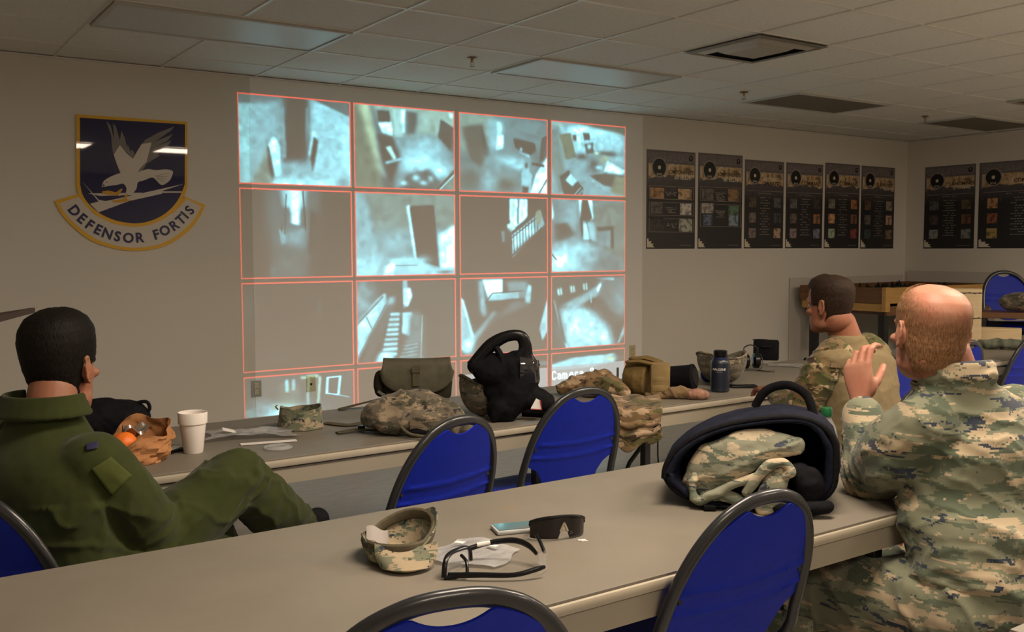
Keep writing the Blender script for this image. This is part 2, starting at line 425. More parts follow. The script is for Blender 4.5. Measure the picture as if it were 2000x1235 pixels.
# suspended ceiling grid
COLX = {}
off = {0: -.069, 1: -.042, 2: -.022, 3: -.011, 4: .020, 5: .036, 6: .026, 7: .021, 8: .023, 9: 0, 10: 0, 11: 0, 12: .02, 13: .01, 14: 0}
def gx(c): return c*.6096+off.get(c, 0)
def gy(r): return -(.4148+(r-1)*.6096)
LAMPS_OFF = [(0, 2), (4, 2), (8, 2), (12, 2)]
LAMPS_ON = [(-.12, -5.62), (1.83, -5.62), (-.9, -8.4), (3.3, -8.4), (4.3, -6.3), (6.7, -6.0)]  # last entry is an unseen lamp added to brighten the poster wall
bm = newbm()
for c in range(-5, 15):
    if XL < gx(c) < XR: box(bm, (gx(c), YF/2, H+.004), (.015, -YF, .008))
for r in range(1, 16):
    if gy(r) > YF: box(bm, ((XL+XR)/2, gy(r), H+.004), (XR-XL, .015, .0072))
o = obj('trim_1', bm, M_tbar, smooth=False); o['kind'] = 'structure'
bm = newbm(); box(bm, ((XL+XR)/2, -.011, H-.004), (XR-XL, .022, .008)); box(bm, (XR-.011, YF/2, H-.004), (.022, -YF-.05, .008))
o = obj('trim_3', bm, M_tbar, smooth=False); o['kind'] = 'structure'

# ------------------------------------------------ ceiling fixtures
M_diff_off = mat('prismatic_diffuser', (.66, .67, .66), .35, nscale=200, namt=.06, bump=.15, bscale=260)
M_diff_dark = mat('shaded_ceiling_panel', (.17, .14, .11), .6, nscale=200, namt=.06)  # unlit diffuser darkened to paint in the dimness away from the projection
M_frame_l = mat('troffer_frame', (.55, .53, .49), .4)
M_vent = mat('painted_diffuser_metal', (.50, .47, .42), .35, metal=.2)
M_shadow = mat('duct_interior', (.01, .01, .01), .9)
m, nt, b = newmat('lit_diffuser')
b.inputs['Base Color'].default_value = (.8, .75, .68, 1); b.inputs['Emission Color'].default_value = (*LAMP_COLOR, 1); b.inputs['Emission Strength'].default_value = LAMP_STRENGTH
m.cycles.emission_sampling = 'FRONT'
M_lit = m
def troffer(x0, x1, y0, y1, label, dm, name='ceiling_light'):
    t = thing(name, label, 'ceiling light', ((x0+x1)/2, (y0+y1)/2, H-.004), 0)
    w, d = x1-x0-.024, abs(y1-y0)-.024
    bm = newbm()
    for sx in (-1, 1): box(bm, (sx*(w/2-.012), 0, -.001), (.024, d, .012))
    for sy in (-1, 1): box(bm, (0, sy*(d/2-.012), -.001), (w-.048, .024, .012))
    obj('frame', bm, M_frame_l, t, smooth=False)
    bm = newbm(); box(bm, (0, 0, .001), (w-.050, d-.050, .004))
    if dm is M_lit:                       # a glowing lower face only
        dn = [f for f in bm.faces if f.normal.z > -.5]; bmesh.ops.delete(bm, geom=dn, context='FACES_ONLY')
        me = bpy.data.meshes.new('diffuser'); bm.to_mesh(me); bm.free(); obj('diffuser', me, dm, t, smooth=False)
    else: obj('diffuser', bm, dm, t, smooth=False)
    return t
labs = ['unlit long ceiling light panel above the blue eagle shield', 'unlit ceiling light panel above the projected picture, bluish from its glow',
        'dark unlit ceiling panel to the right of the square air diffuser', 'dark unlit ceiling panel nearest the far right corner of the room']
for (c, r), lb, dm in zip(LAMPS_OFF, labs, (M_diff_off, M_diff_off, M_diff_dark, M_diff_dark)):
    troffer(gx(c), gx(c+2), gy(r), gy(r+1), lb, dm)
lab_on = ['lit ceiling light behind the photographer, mirrored at the left of the shield', 'lit ceiling light mirrored at the right of the eagle shield', 'lit rear ceiling light at the left of the room', 'lit rear ceiling light in the middle of the room', 'lit ceiling light right of the photographer', 'added unseen ceiling light near the side wall, brightening the posters']
for (x, y), lb in zip(LAMPS_ON, lab_on): troffer(x, x+1.25, y, y+.61, lb, M_lit)

def diffuser(c, r, label):
    t = thing('air_diffuser', label, 'air vent', ((gx(c)+gx(c+1))/2, (gy(r)+gy(r+1))/2, H-.004))
    h = .29
    def sq(rng, za, zb, r0, r1, bm):
        a = [Vector((s1*r0, s2*r0, za)) for s1, s2 in ((-1, -1), (1, -1), (1, 1), (-1, 1))]
        b2 = [Vector((s1*r1, s2*r1, zb)) for s1, s2 in ((-1, -1), (1, -1), (1, 1), (-1, 1))]
        va = [bm.verts.new(p) for p in a]; vb = [bm.verts.new(p) for p in b2]
        for k in range(4): bm.faces.new((va[k], va[(k+1) % 4], vb[(k+1) % 4], vb[k]))
        if rng: bm.faces.new(vb)
    bm = newbm(); sq(0, -.004, -.014, .300, .272, bm); sq(0, -.014, -.002, .272, .264, bm); bmesh.ops.solidify(bm, geom=bm.faces[:], thickness=.001); obj('frame', bm, M_vent, t, smooth=False)
    bm = newbm(); box(bm, (0, 0, .002), (.55, .55, .002)); obj('duct_opening', bm, M_shadow, t, smooth=False)
    def ring4(r, z): return [Vector((a*r, b_*r, z)) for a, b_ in ((-1, -1), (1, -1), (1, 1), (-1, 1))]
    bm = newbm(); loft(bm, [ring4(.262, -.002), ring4(.212, -.020), ring4(.208, -.020), ring4(.250, -.002)], cap=False); obj('vane', bm, M_vent, t, smooth=False)
    bm = newbm(); loft(bm, [ring4(.168, -.001), ring4(.125, -.022), ring4(.020, -.024)]); obj('vane', bm, M_vent, t, smooth=False)
diffuser(5, 4, 'square stepped metal air diffuser in the ceiling')
t = thing('return_grille', 'dark louvred ceiling grille cut by the right edge of the photo', 'air vent', ((gx(11)+gx(12))/2, (gy(4)+gy(5))/2, H-.004))
bm = newbm()
for s in (-1, 1): box(bm, (s*.285, 0, -.004), (.03, .6, .012)); box(bm, (0, s*.285, -.004), (.54, .03, .012))
obj('frame', bm, M_vent, t, smooth=False)
bm = newbm()
for k in range(18): box(bm, (0, -.26+k*.0306, -.002), (.54, .012, .004), Euler((.6, 0, 0)).to_matrix())
obj('louvre', bm, mat('brown_louvre', (.12, .06, .04), .5), t, smooth=False)
M_brass = mat('sprinkler_brass', (.35, .22, .10), .35, metal=.9)
for px, py, lb in ((922, 121, 'brass fire sprinkler left of the bluish ceiling light'), (1453, 187, 'fire sprinkler hanging left of the first dark ceiling panel'), (1807, 234, 'fire sprinkler hanging left of the far dark ceiling panel')):
    p = onz(px, py-4, H-.01)
    t = thing('fire_sprinkler', lb, 'sprinkler', (p.x, p.y, H))
    bm = newbm(); lathe(bm, [(.03, 0), (.03, -.004), (.012, -.008)], seg=20); obj('escutcheon', bm, M_brass, t)
    bm = newbm(); lathe(bm, [(.009, -.005), (.009, -.022), (.006, -.026)], seg=14)
    tube(bm, [(-.004, 0, -.022), (-.013, 0, -.032), (-.003, 0, -.05)], .002, 8); tube(bm, [(.004, 0, -.022), (.013, 0, -.032), (.003, 0, -.05)], .002, 8); obj('body', bm, M_brass, t)
    bm = newbm(); lathe(bm, [(.018, -.052), (.018, -.0535)], seg=16)
    obj('deflector', bm, M_brass, t)

# ================================================================= PROJECTOR AND ITS PICTURE
def proj_img(nu, nv, base, ops):
    U, V = np.meshgrid((np.arange(nu)+.5)/nu, (np.arange(nv)+.5)/nv)
    L = np.full((nv, nu), float(base)); T = np.zeros((nv, nu))
    def blur(A, k):
        for _ in range(2):
            for ax in (0, 1):
                kk = max(1, int(k*(nu if ax else nv)))
                P = np.pad(A, [(kk, kk) if a == ax else (0, 0) for a in (0, 1)], mode='edge'); cs = np.cumsum(P, axis=ax)
                cs = np.concatenate([np.zeros_like(np.take(cs, [0], ax)), cs], axis=ax); w = 2*kk+1; n = A.shape[ax]
                A = (np.take(cs, range(w, w+n), ax)-np.take(cs, range(0, n), ax))/w
        return A
    for op in ops:
        k = op[0]
        if k == 'p':
            _, pts, lv, bl = op[:4]; M = np.zeros_like(L, bool)
            n = len(pts)
            for i in range(n):
                x1, y1 = pts[i]; x2, y2 = pts[(i+1) % n]
                if y1 == y2: continue
                c = ((V > min(y1, y2)) & (V <= max(y1, y2)) & (U < (V-y1)*(x2-x1)/(y2-y1)+x1)); M ^= c
            m = M.astype(float)
            if bl: m = blur(m, bl)
        elif k == 'b':
            _, (cx, cy, sx, sy), lv = op[:3]; m = np.exp(-((U-cx)/sx)**2-((V-cy)/sy)**2)
        elif k == 'l':
            _, pts, lv, w = op[:4]; d = np.full_like(L, 9.)
            for (x1, y1), (x2, y2) in zip(pts, pts[1:]):
                dx, dy = x2-x1, y2-y1; t = np.clip(((U-x1)*dx+(V-y1)*dy)/(dx*dx+dy*dy+1e-9), 0, 1)
                d = np.minimum(d, np.hypot(U-x1-t*dx, (V-y1-t*dy)*.78))
            m = np.clip(1.3-d/w, 0, 1)
        tt = op[4] if len(op) > 4 else (op[3] if k == 'b' and len(op) > 3 else 0)
        L = L*(1-m)+lv*m; T = T*(1-m)+tt*m
    P = np.stack([U.ravel()*7, V.ravel()*5.5, np.full(U.size, base*50+len(ops))], 1)
    L = np.clip(L*(.62+.76*fbm(P*2.4, len(ops)).reshape(L.shape)), 0, 1.05)
    L = np.clip(L, 0, 1.1)**1.5
    c = np.stack([L*.25*(1-T)+L*.42*T+np.clip(L-.72, 0, 1)*1.0, L*.80*(1-T)+L*.74*T+np.clip(L-.75, 0, 1)*.6, L*1.0*(1-T)+L*.45*T+np.clip(L-.75, 0, 1)*.3], -1)
    return np.clip(c, 0, 1)
FEED = {
 (0, 0): (.42, [('p', [(0, 0), (.36, 0), (.33, .42), (.1, 1), (0, 1)], .44, .03), ('p', [(0, 0), (.45, 0), (.3, .07), (0, .12)], .18, .02), ('p', [(0, .12), (.10, .1), (.10, 1), (0, 1)], .62, .01), ('p', [(.1, 1), (.28, .5), (.3, 1)], .25, .02, .6),
   ('p', [(.6, 0), (1, .1), (1, 1), (.62, 1)], .58, .03), ('p', [(.66, 0), (1, 0), (1, .17), (.8, .07)], .12, .01), ('p', [(.39, 0), (.63, 0), (.60, .78), (.37, .78)], .02, .03),
   ('p', [(.36, .2), (.39, .1), (.41, .7), (.37, .7)], .35, .008), ('p', [(.59, .1), (.63, .1), (.61, .5), (.59, .5)], .25, .01), ('p', [(.25, .55), (.30, .44), (.35, .55), (.36, .9), (.3, .92)], .85, .008), ('p', [(.24, .55), (.26, .6), (.30, .9), (.28, 1), (.25, .8)], .02, .006),
   ('p', [(.61, .65), (.655, .35), (.68, .4), (.645, .66)], .85, .008), ('p', [(.66, .42), (.70, .48), (.67, .72), (.64, .86), (.62, .68)], .02, .008), ('p', [(.37, .75), (.60, .72), (.63, 1), (.35, 1)], .42, .05), ('p', [(.3, .93), (.62, .95), (.9, .9), (.9, 1), (.28, 1)], .82, .05), ('b', (.93, .93, .08, .09), .3), ('b', (1, .6, .12, .3), .72)]),
 (1, 0): (.12, [('p', [(0, 0), (.14, 0), (.27, 1), (0, 1)], .2, .02, .8), ('p', [(.05, 0), (.14, 0), (.3, .9), (.22, .75)], .55, .03, .9), ('p', [(.18, 0), (1, 0), (1, .3), (.3, .4)], .42, .03, .5), ('p', [(.22, .06), (.34, .05), (.35, .2), (.23, .2)], .03, .01), ('p', [(.23, .21), (.36, .19), (.37, .36), (.27, .33)], .9, .008), ('p', [(.37, .03), (.46, .03), (.47, .37), (.39, .37)], .6, .01, .3), ('p', [(.46, .03), (.5, .03), (.49, .3), (.465, .3)], 1, .006),
   ('p', [(.5, .03), (.63, .05), (.61, .33), (.5, .34)], .08, .02), ('p', [(.63, .05), (.74, .08), (.71, .35), (.62, .33)], .45, .02, .4), ('p', [(.36, .38), (.8, .32), (1, .6), (.96, .7), (.75, 1), (.4, 1), (.3, .75)], .33, .04), ('b', (.62, .65, .14, .12), .9), ('b', (.85, .75, .15, .12), .8), ('b', (.72, .45, .18, .1), .55),
   ('p', [(.21, .34), (.36, .36), (.45, .6), (.35, .98), (.28, .75)], .02, .02), ('p', [(.3, .5), (.35, .48), (.4, .62), (.38, .66)], .7, .01, .4), ('p', [(.29, .68), (.45, .62), (.46, .64), (.3, .71)], .6, .006), ('p', [(.5, .83), (.73, .74), (.86, .92), (.8, 1), (.42, 1)], .1, .02), ('b', (.6, .86, .04, .04), .6), ('b', (.68, .92, .04, .03), .6), ('b', (.75, .86, .03, .04), .55), ('b', (.47, .93, .04, .03), .65),
   ('p', [(.86, .1), (1, .2), (.97, .5), (.83, .33)], .04, .01), ('p', [(.8, 1), (1, .72), (1, 1)], .25, .01, .5), ('l', [(.82, .99), (1, .76)], .02, .012), ('l', [(.85, .99), (1, .80)], .7, .006), ('b', (.97, .05, .02, .03), 1)]),
 (2, 0): (.22, [('p', [(0, 0), (.4, 0), (.3, .4), (0, .5)], .32, .04, .5), ('p', [(.02, .18), (.24, .12), (.32, .5), (.22, .7), (.1, .55)], .08, .02, .5), ('p', [(.24, .13), (.33, .5), (.3, .55), (.22, .2)], .05, .01), ('p', [(.3, .05), (.5, .05), (.47, .4), (.34, .53)], .5, .03), ('p', [(.41, .08), (.46, .08), (.47, .22), (.42, .24)], .75, .008, .3), ('p', [(.42, .24), (.49, .24), (.48, .42), (.40, .45)], .98, .01),
   ('p', [(.5, .05), (1, .05), (1, .4), (.8, .48), (.52, .4)], .24, .03), ('p', [(.3, .5), (.6, .4), (.8, .6), (.65, 1), (.2, 1)], .30, .06), ('b', (.58, .58, .16, .06), .62), ('b', (.66, .64, .07, .05), .7), ('p', [(.6, .27), (.85, .32), (.87, .42), (.8, .49), (.7, .45), (.62, .4)], .02, .01), ('b', (.69, .42, .015, .03), .6), ('p', [(.65, .45), (.8, .49), (.78, .52)], .6, .01), ('b', (.1, .85, .12, .15), .12, .3), ('b', (.5, .9, .14, .1), .1, .4), ('b', (.33, .88, .08, .12), .45),
   ('p', [(.72, .62), (.78, .6), (.78, .7), (.82, .75), (.8, 1), (.7, 1), (.69, .76)], .55, .008), ('b', (.75, .63, .022, .04), .02), ('p', [(.7, .9), (.78, .92), (.77, 1), (.7, 1)], .03, .01), ('p', [(.86, .75), (1, .5), (1, 1), (.8, 1)], .9, .01), ('l', [(.9, 1), (1, .8)], .1, .01), ('l', [(.83, .6), (.95, .62)], .03, .02), ('p', [(.93, .25), (1, .2), (.98, .5), (.9, .6)], .06, .01)]),
 (3, 0): (.40, [('p', [(0, 0), (.3, .0), (1, .12), (1, 0)], .1, .01, .6), ('p', [(.02, .03), (.25, .01), (.05, .08)], .5, .01, .6), ('p', [(.1, .08), (.4, .05), (.95, .12), (.95, .5), (.55, .4), (.3, .45)], .62, .03), ('b', (.4, .1, .14, .06), .95), ('b', (.65, .12, .2, .05), .8), ('p', [(0, .1), (.1, .1), (.2, .9), (.1, 1), (0, .6)], .25, .03, .3), ('p', [(.1, .18), (.25, .14), (.32, .47), (.19, .52)], .2, .006, .9), ('p', [(.27, .17), (.32, .16), (.33, .25), (.28, .25)], .05, .006), ('p', [(.41, .13), (.5, .12), (.51, .22), (.43, .23)], .06, .006),
   ('p', [(.33, .18), (.38, .17), (.39, .35), (.35, .37)], .9, .01), ('p', [(.43, .28), (.55, .25), (.56, .4), (.46, .42)], .1, .008), ('p', [(.47, .29), (.52, .28), (.52, .34), (.48, .35)], .6, .006), ('b', (.4, .46, .1, .05), .06), ('b', (.75, .4, .18, .05), .06), ('b', (.57, .58, .08, .12), .05), ('b', (.7, .48, .07, .06), .4, .9), ('b', (.6, .4, .03, .02), .7, .9), ('b', (.63, .6, .05, .03), .7), ('p', [(.75, .5), (1, .63), (.95, .68), (.7, .65)], .95, .01), ('p', [(.5, .72), (.7, .68), (1, .7), (.85, .88), (.7, .85)], .05, .01), ('p', [(.85, .7), (1, .72), (1, 1), (.8, .95)], .25, .02, .9),
   ('p', [(.1, .75), (.22, .66), (.42, .9), (.4, 1), (.16, 1)], .04, .008), ('p', [(.18, .8), (.25, .7), (.34, .8), (.27, .88)], .7, .006), ('l', [(.3, 1), (.38, .9)], .4, .008), ('l', [(.35, 1), (.41, .93)], .4, .008), ('b', (.55, .8, .03, .02), .55)]),
 (0, 1): (0, [('b', (.42, .35, .17, .4), .30), ('p', [(.22, .0), (.72, 0), (.68, .3), (.62, .7), (.58, 1), (.28, 1), (.3, .6)], .13, .05), ('p', [(.36, 0), (.58, 0), (.56, .2), (.38, .2)], .6, .02), ('p', [(.43, 0), (.53, 0), (.51, .4), (.45, .38)], 1, .015), ('p', [(.33, .45), (.37, .42), (.4, .6), (.35, .62)], .4, .01), ('p', [(.4, .42), (.58, .45), (.56, .65), (.38, .62)], .34, .04), ('b', (.355, .44, .012, .035), .0), ('p', [(.62, .2), (.7, .3), (.62, .8), (.59, .7)], .02, .01), ('l', [(.55, 0), (.57, .45)], .02, .008), ('l', [(.4, .05), (.38, .5)], .05, .006), ('b', (.27, .95, .03, .12), .16)]),
 (1, 1): (.30, [('p', [(0, 0), (.09, 0), (.22, .85), (.2, 1), (0, 1)], .42, .02), ('p', [(.09, 0), (1, 0), (1, .45), (.85, .4), (.2, .5)], .26, .03, .4), ('b', (.1, .95, .18, .18), .8), ('b', (.35, .6, .2, .2), .42), ('p', [(.5, .15), (.53, .14), (.62, .83), (.58, .85)], .95, .008), ('p', [(.53, .15), (.78, .13), (.84, .92), (.6, .81)], .0, .006), ('b', (.68, .78, .06, .06), .16), ('p', [(.83, .5), (1, .38), (1, .92), (.85, .92)], .98, .02), ('p', [(.23, .9), (.55, .8), (.85, .93), (1, .93), (1, 1), (.2, 1)], .6, .02), ('p', [(.26, 1), (.3, .88), (.37, .82), (.38, .88), (.36, 1)], 1, .008), ('b', (.5, .82, .2, .04), .75), ('l', [(.38, .88), (.6, .88)], .3, .006), ('b', (.9, .97, .09, .02), .2)]),
 (2, 1): (0, [('p', [(.55, .02), (.76, .02), (.76, .25), (.72, .3), (.56, .45)], .95, .006), ('p', [(.645, .02), (.665, .02), (.66, .35), (.64, .36)], .05, .004), ('b', (.6, .1, .02, .06), .6, .6), ('b', (.7, .22, .02, .05), .6, .6), ('p', [(.52, .36), (.6, .33), (.62, .42), (.55, .5)], .9, .01, .3), ('p', [(.58, .5), (.92, .18), (.97, .35), (.58, .8)], .42, .01), ('p', [(.58, .5), (.82, .32), (.85, .45), (.59, .7)], .75, .01), ('l', [(.56, .48), (.88, .19)], .02, .012), ('l', [(.57, .54), (.9, .24)], .02, .008), ('l', [(.58, .77), (.97, .37)], .02, .012)]
   + [('l', [(.60+.035*i, .49-.033*i), (.605+.035*i, .74-.036*i)], .02, .006) for i in range(9)] + [('p', [(.86, .18), (.93, .15), (.93, .35), (.87, .35)], .3, .01, .8), ('p', [(.46, .45), (.51, .45), (.51, .58), (.47, .58)], .55, .006), ('p', [(.48, .4), (.57, .42), (.58, .62), (.56, .7), (.48, .6)], .06, .02)]),
 (3, 1): (.22, [('p', [(0, 0), (.38, 0), (.35, .4), (.2, .55), (0, .3)], .26, .03), ('b', (.25, .25, .1, .2), .42), ('p', [(.36, 0), (.54, 0), (.56, .25), (.5, .3), (.38, .3)], .85, .01), ('p', [(.4, 0), (.48, 0), (.54, .25), (.5, .32), (.54, .58), (.5, .6), (.45, .3), (.41, .3), (.43, .5), (.4, .52), (.37, .3)], .02, .005), ('p', [(.47, .3), (.58, .32), (.6, .58), (.5, .55)], .55, .02), ('p', [(.42, .33), (.46, .33), (.5, .55), (.42, .55)], .8, .01), ('p', [(.05, .35), (.2, .32), (.3, .48), (.2, .56), (.03, .6)], .03, .02), ('p', [(.55, .05), (1, .03), (1, .9), (.7, .7), (.6, .5)], .22, .03, .4), ('p', [(.6, .38), (.84, .36), (.84, .68), (.8, .68), (.8, .42), (.62, .44)], .03, .006), ('p', [(.62, .44), (.79, .43), (.79, .66), (.62, .62)], .28, .01), ('b', (.15, .85, .25, .2), .98), ('b', (.35, .7, .18, .1), .72), ('b', (.45, .85, .2, .15), .5), ('b', (.75, .9, .2, .12), .18), ('l', [(0, .75), (.06, .83)], .1, .01), ('p', [(0, .05), (.03, .2), (.02, .28), (0, .28)], .8, .01)]),
 (0, 2): (0, [('b', (.68, .3, .02, .08), .12), ('b', (.05, .3, .06, .3), .10), ('b', (.3, .85, .2, .1), .03)]),
 (1, 2): (.06, [('b', (.05, .25, .12, .3), .38), ('p', [(0, .5), (.2, .22), (.28, .15), (.3, .3), (.15, .6), (.02, .9), (0, .95)], .6, .01), ('p', [(.02, .52), (.09, .42), (.13, .58), (.02, .8)], .85, .006), ('p', [(.1, .42), (.19, .28), (.2, .4), (.14, .54)], .85, .006), ('l', [(0, .52), (.25, .2)], .2, .012), ('l', [(0, .95), (.28, .3)], .2, .012), ('l', [(.09, .44), (.14, .58)], .2, .006), ('p', [(.3, .2), (.4, .2), (.3, .5), (.1, 1), (.04, 1), (.26, .45)], .12, .02), ('p', [(.3, .22), (.36, .2), (.36, .28), (.3, .3)], .55, .02), ('p', [(.45, .0), (.5, .0), (.5, .3), (.46, .35)], .5, .01), ('p', [(.46, .1), (.53, .1), (.55, .2), (.5, .33), (.46, .3)], .95, .01), ('b', (.56, .08, .02, .08), .05), ('p', [(.45, .4), (.55, .4), (.52, .7), (.44, .66)], .72, .01), ('p', [(.52, .42), (.65, .42), (.66, 1), (.4, 1), (.5, .7)], .22, .03), ('p', [(.18, 1), (.22, .88), (.36, .9), (.34, 1)], .8, .02), ('l', [(.65, .45), (.63, 1)], .45, .006, .5)]
   + [('p', [(.33-.012*i, .40+.062*i), (.42-.004*i, .40+.062*i), (.42-.004*i, .435+.062*i), (.325-.012*i, .435+.062*i)], .75, .006) for i in range(9)] + [('l', [(.48-.02*i, .82+.045*i), (.6, .80+.045*i)], .4, .006) for i in range(4)]),
 (2, 2): (.05, [('p', [(.2, .03), (.25, .03), (.28, .45), (.27, .52), (.22, .45)], .5, .02), ('p', [(.24, .02), (.47, .02), (.47, .23), (.3, .25)], 1, .01), ('p', [(.52, .05), (.75, .05), (.8, .3), (.55, .25)], .3, .02), ('p', [(.3, .22), (.65, .18), (.66, .28), (.3, .3)], .55, .01), ('l', [(.29, .3), (.35, .2), (.7, .18)], .05, .008), ('l', [(.27, .32), (.7, .3)], .05, .008), ('p', [(.77, .1), (.81, .12), (.79, .35), (.72, .34)], .6, .008), ('p', [(.3, .38), (.6, .28), (.75, .3), (.5, .5)], .04, .01), ('p', [(.6, .32), (.8, .35), (.4, .55), (.14, .78)], .22, .03), ('p', [(0, .25), (.14, .75), (.36, .45), (.4, .45), (.06, .97), (0, .9)], .55, .02), ('p', [(0, .25), (.03, .28), (.14, .76), (.12, .78)], .9, .006), ('b', (.08, .88, .06, .1), .9), ('p', [(1, .3), (1, .75), (.94, .87), (.9, .7)], .72, .01), ('b', (.6, .65, .3, .2), .05)]),
 (3, 2): (.06, [('p', [(.62, .04), (1, .02), (1, .6), (.8, .5), (.65, .25)], .18, .03), ('p', [(.6, .03), (.85, .04), (.84, .07)], .6, .008), ('p', [(.12, .4), (.5, .22), (.66, .1), (.68, .12), (.62, .28), (.3, .45)], .4, .02), ('p', [(.6, .18), (.66, .1), (.66, .15), (.62, .24)], .95, .006)] + [('p', [(.07+.17*i, .17-.03*i), (.13+.17*i, .16-.03*i), (.14+.17*i, .25-.03*i), (.08+.17*i, .26-.03*i)], .6, .006, .3) for i in range(3)] + [('l', [(.105+.17*i, .16-.03*i), (.11+.17*i, .26-.03*i)], .1, .006) for i in range(3)]
   + [('p', [(.1, .45), (.3, .42), (.52, .5), (.78, .75), (.85, 1), (.22, 1)], .62, .04), ('b', (.4, .75, .2, .2), .85), ('b', (.72, .88, .05, .08), .95), ('p', [(.02, .3), (.06, .4), (.22, 1), (.19, 1), (.1, .65)], .7, .008), ('p', [(.0, .1), (.03, .2), (.2, .95), (.14, .9)], .1, .01), ('b', (.95, .35, .12, .2), .3), ('p', [(1, .72), (1, .85), (.93, .98), (.9, .98)], .45, .01), ('b', (.55, .38, .05, .06), .03), ('l', [(.52, .25), (.53, .38)], .5, .008)]),
}
# bottom row: only its upper part shows above the tables
FEED[(0, 3)] = (.10, [('p', [(.3, .2), (.48, .2), (.5, 1), (.3, 1)], .2, .02, .5), ('p', [(.36, .13), (.39, .13), (.39, .42), (.36, .42)], .75, .005), ('p', [(.42, .13), (.45, .13), (.45, .4), (.42, .4)], .6, .005), ('p', [(.5, .07), (.66, .05), (.67, .11), (.5, .12)], .7, .01, .9), ('p', [(.56, .12), (.58, .12), (.57, .8), (.55, .8)], .5, .006, .5), ('p', [(.67, .1), (.69, .1), (.66, 1), (.64, 1)], .75, .006, .8), ('l', [(.75, .15), (.87, .14), (.85, .62), (.74, .55), (.75, .15)], .85, .014), ('l', [(.85, .62), (.95, .7)], .5, .01), ('b', (.3, .95, .25, .2), .95), ('b', (.12, .9, .12, .3), .3), ('p', [(.24, .7), (.3, .7), (.3, .85), (.24, .85)], .45, .01, .5)])
FEED[(1, 3)] = (.0, [('b', (.5, .9, .4, .3), .04)])
FEED[(2, 3)] = (.02, [('p', [(.5, .3), (.75, .14), (1, .2), (1, .32), (.7, .3)], .22, .03), ])
FEED[(3, 3)] = (.02, [('p', [(0, .32), (.3, .16), (.85, .13), (.86, .4), (.5, .5), (0, .5)], .62, .03), ('b', (.5, .3, .3, .1), .7), ('b', (.8, .28, .06, .07), .7, .9)])
STROKE = {'C': [[(.9, .2), (.6, 0), (.25, .05), (.05, .5), (.25, .95), (.6, 1), (.9, .8)]], 'a': [[(.1, .42), (.5, .33), (.8, .5), (.8, 1)], [(.8, .65), (.3, .62), (.1, .82), (.35, 1), (.8, .85)]],
 'm': [[(.05, .35), (.05, 1)], [(.05, .5), (.3, .35), (.5, .5), (.5, 1)], [(.5, .5), (.75, .35), (.95, .5), (.95, 1)]], 'e': [[(.1, .65), (.9, .65), (.8, .4), (.5, .33), (.15, .5), (.1, .8), (.45, 1), (.85, .9)]],
 'r': [[(.2, .35), (.2, 1)], [(.2, .55), (.5, .35), (.75, .38)]], '9': [[(.8, .35), (.5, .5), (.15, .35), (.15, .12), (.5, 0), (.8, .15), (.8, .6), (.5, 1), (.2, .95)]], ' ': []}
t = thing('ceiling_projector', 'ceiling projector above and right of the photographer, casting the camera pictures', 'projector', (PROJ.x, PROJ.y, PROJ.z))
K = .26                                   # slide distance from the lamp point, metres
D0 = -PROJ.y
def slide(X, Z):                          # wall point -> point of the slide (local to the projector)
    s = K/D0; return ((X-PROJ.x)*s, K, (Z-PROJ.z)*s)
sv, sf, sc = [], [], []
def add_patch(x0, x1, z0, z1, img):
    """img rows from the top; z1 is the top edge"""
    nv, nu = img.shape[:2]; b0 = len(sv)
    for j in range(nv):
        for i in range(nu):
            sv.append(slide(x0+(x1-x0)*i/(nu-1), z1-(z1-z0)*j/(nv-1))); sc.append(img[j, i])
    for j in range(nv-1):
        for i in range(nu-1):
            a = b0+j*nu+i; sf.append((a, a+1, a+nu+1, a+nu))
def solid(x0, x1, z0, z1, c): add_patch(x0, x1, z0, z1, np.array([[c, c], [c, c]], float))
XG = [(1.083, 1.928), (1.950, 2.803), (2.842, 3.709), (3.741, 4.566)]
XG = [(1.068, 1.912), (1.934, 2.800), (2.838, 3.708), (3.741, 4.567)]
ZG = [(1.852, 2.476), (1.192, 1.826), (.535, 1.166), (.215, .506)]
RED = (.42, .035, .02); LW = .0095
for (ci, ri), (base, ops) in FEED.items():
    x0, x1 = XG[ci]; z0, z1 = ZG[ri]
    if ri == 3: img = proj_img(150, 56, base, ops)
    else: img = proj_img(150, 112, base, ops)
    if ri == 3 and ci >= 2:               # grey caption band across the lower picture
        nv = img.shape[0]; img[int(nv*.40):] = img[int(nv*.40):]*.25+np.array((.13, .17, .20))
        if 1:
            def txt(s, u0, v0, w, h):
                U, V = np.meshgrid((np.arange(150)+.5)/150, (np.arange(nv)+.5)/nv)
                for ch in s:
                    for st in STROKE[ch]:
                        for (xa, ya), (xb, yb) in zip(st, st[1:]):
                            xa2, ya2, xb2, yb2 = u0+xa*w*.8, v0+ya*h, u0+xb*w*.8, v0+yb*h
                            X, Y, A, B, Cx, Dy = U*.826, V*.291, xa2*.826, ya2*.291, xb2*.826, yb2*.291
                            dx, dy = Cx-A, Dy-B; tt = np.clip(((X-A)*dx+(Y-B)*dy)/(dx*dx+dy*dy+1e-9), 0, 1)
                            d = np.hypot(X-A-tt*dx, Y-B-tt*dy); mm = np.clip(1.6-d/.0045, 0, 1)[..., None]
                            img[:] = img*(1-mm)+np.array((.6, .85, .9))*mm
                    u0 += w*(1.15 if ch == 'm' else .95)
            txt('Camera 9' if ci == 3 else '9', .0 if ci == 3 else .80, .53, .075, .24)
    add_patch(x0+LW, x1-LW, z0+(LW if ri < 3 else 0), z1-LW, img)
    solid(x0, x1, z1-LW, z1, RED)
    if ri < 3: solid(x0, x1, z0, z0+LW, RED)
    solid(x0, x0+LW, z0+(LW if ri < 3 else 0), z1-LW, RED); solid(x1-LW, x1, z0+(LW if ri < 3 else 0), z1-LW, RED)
me = bpy.data.meshes.new('slide'); me.from_pydata(sv, [], sf)
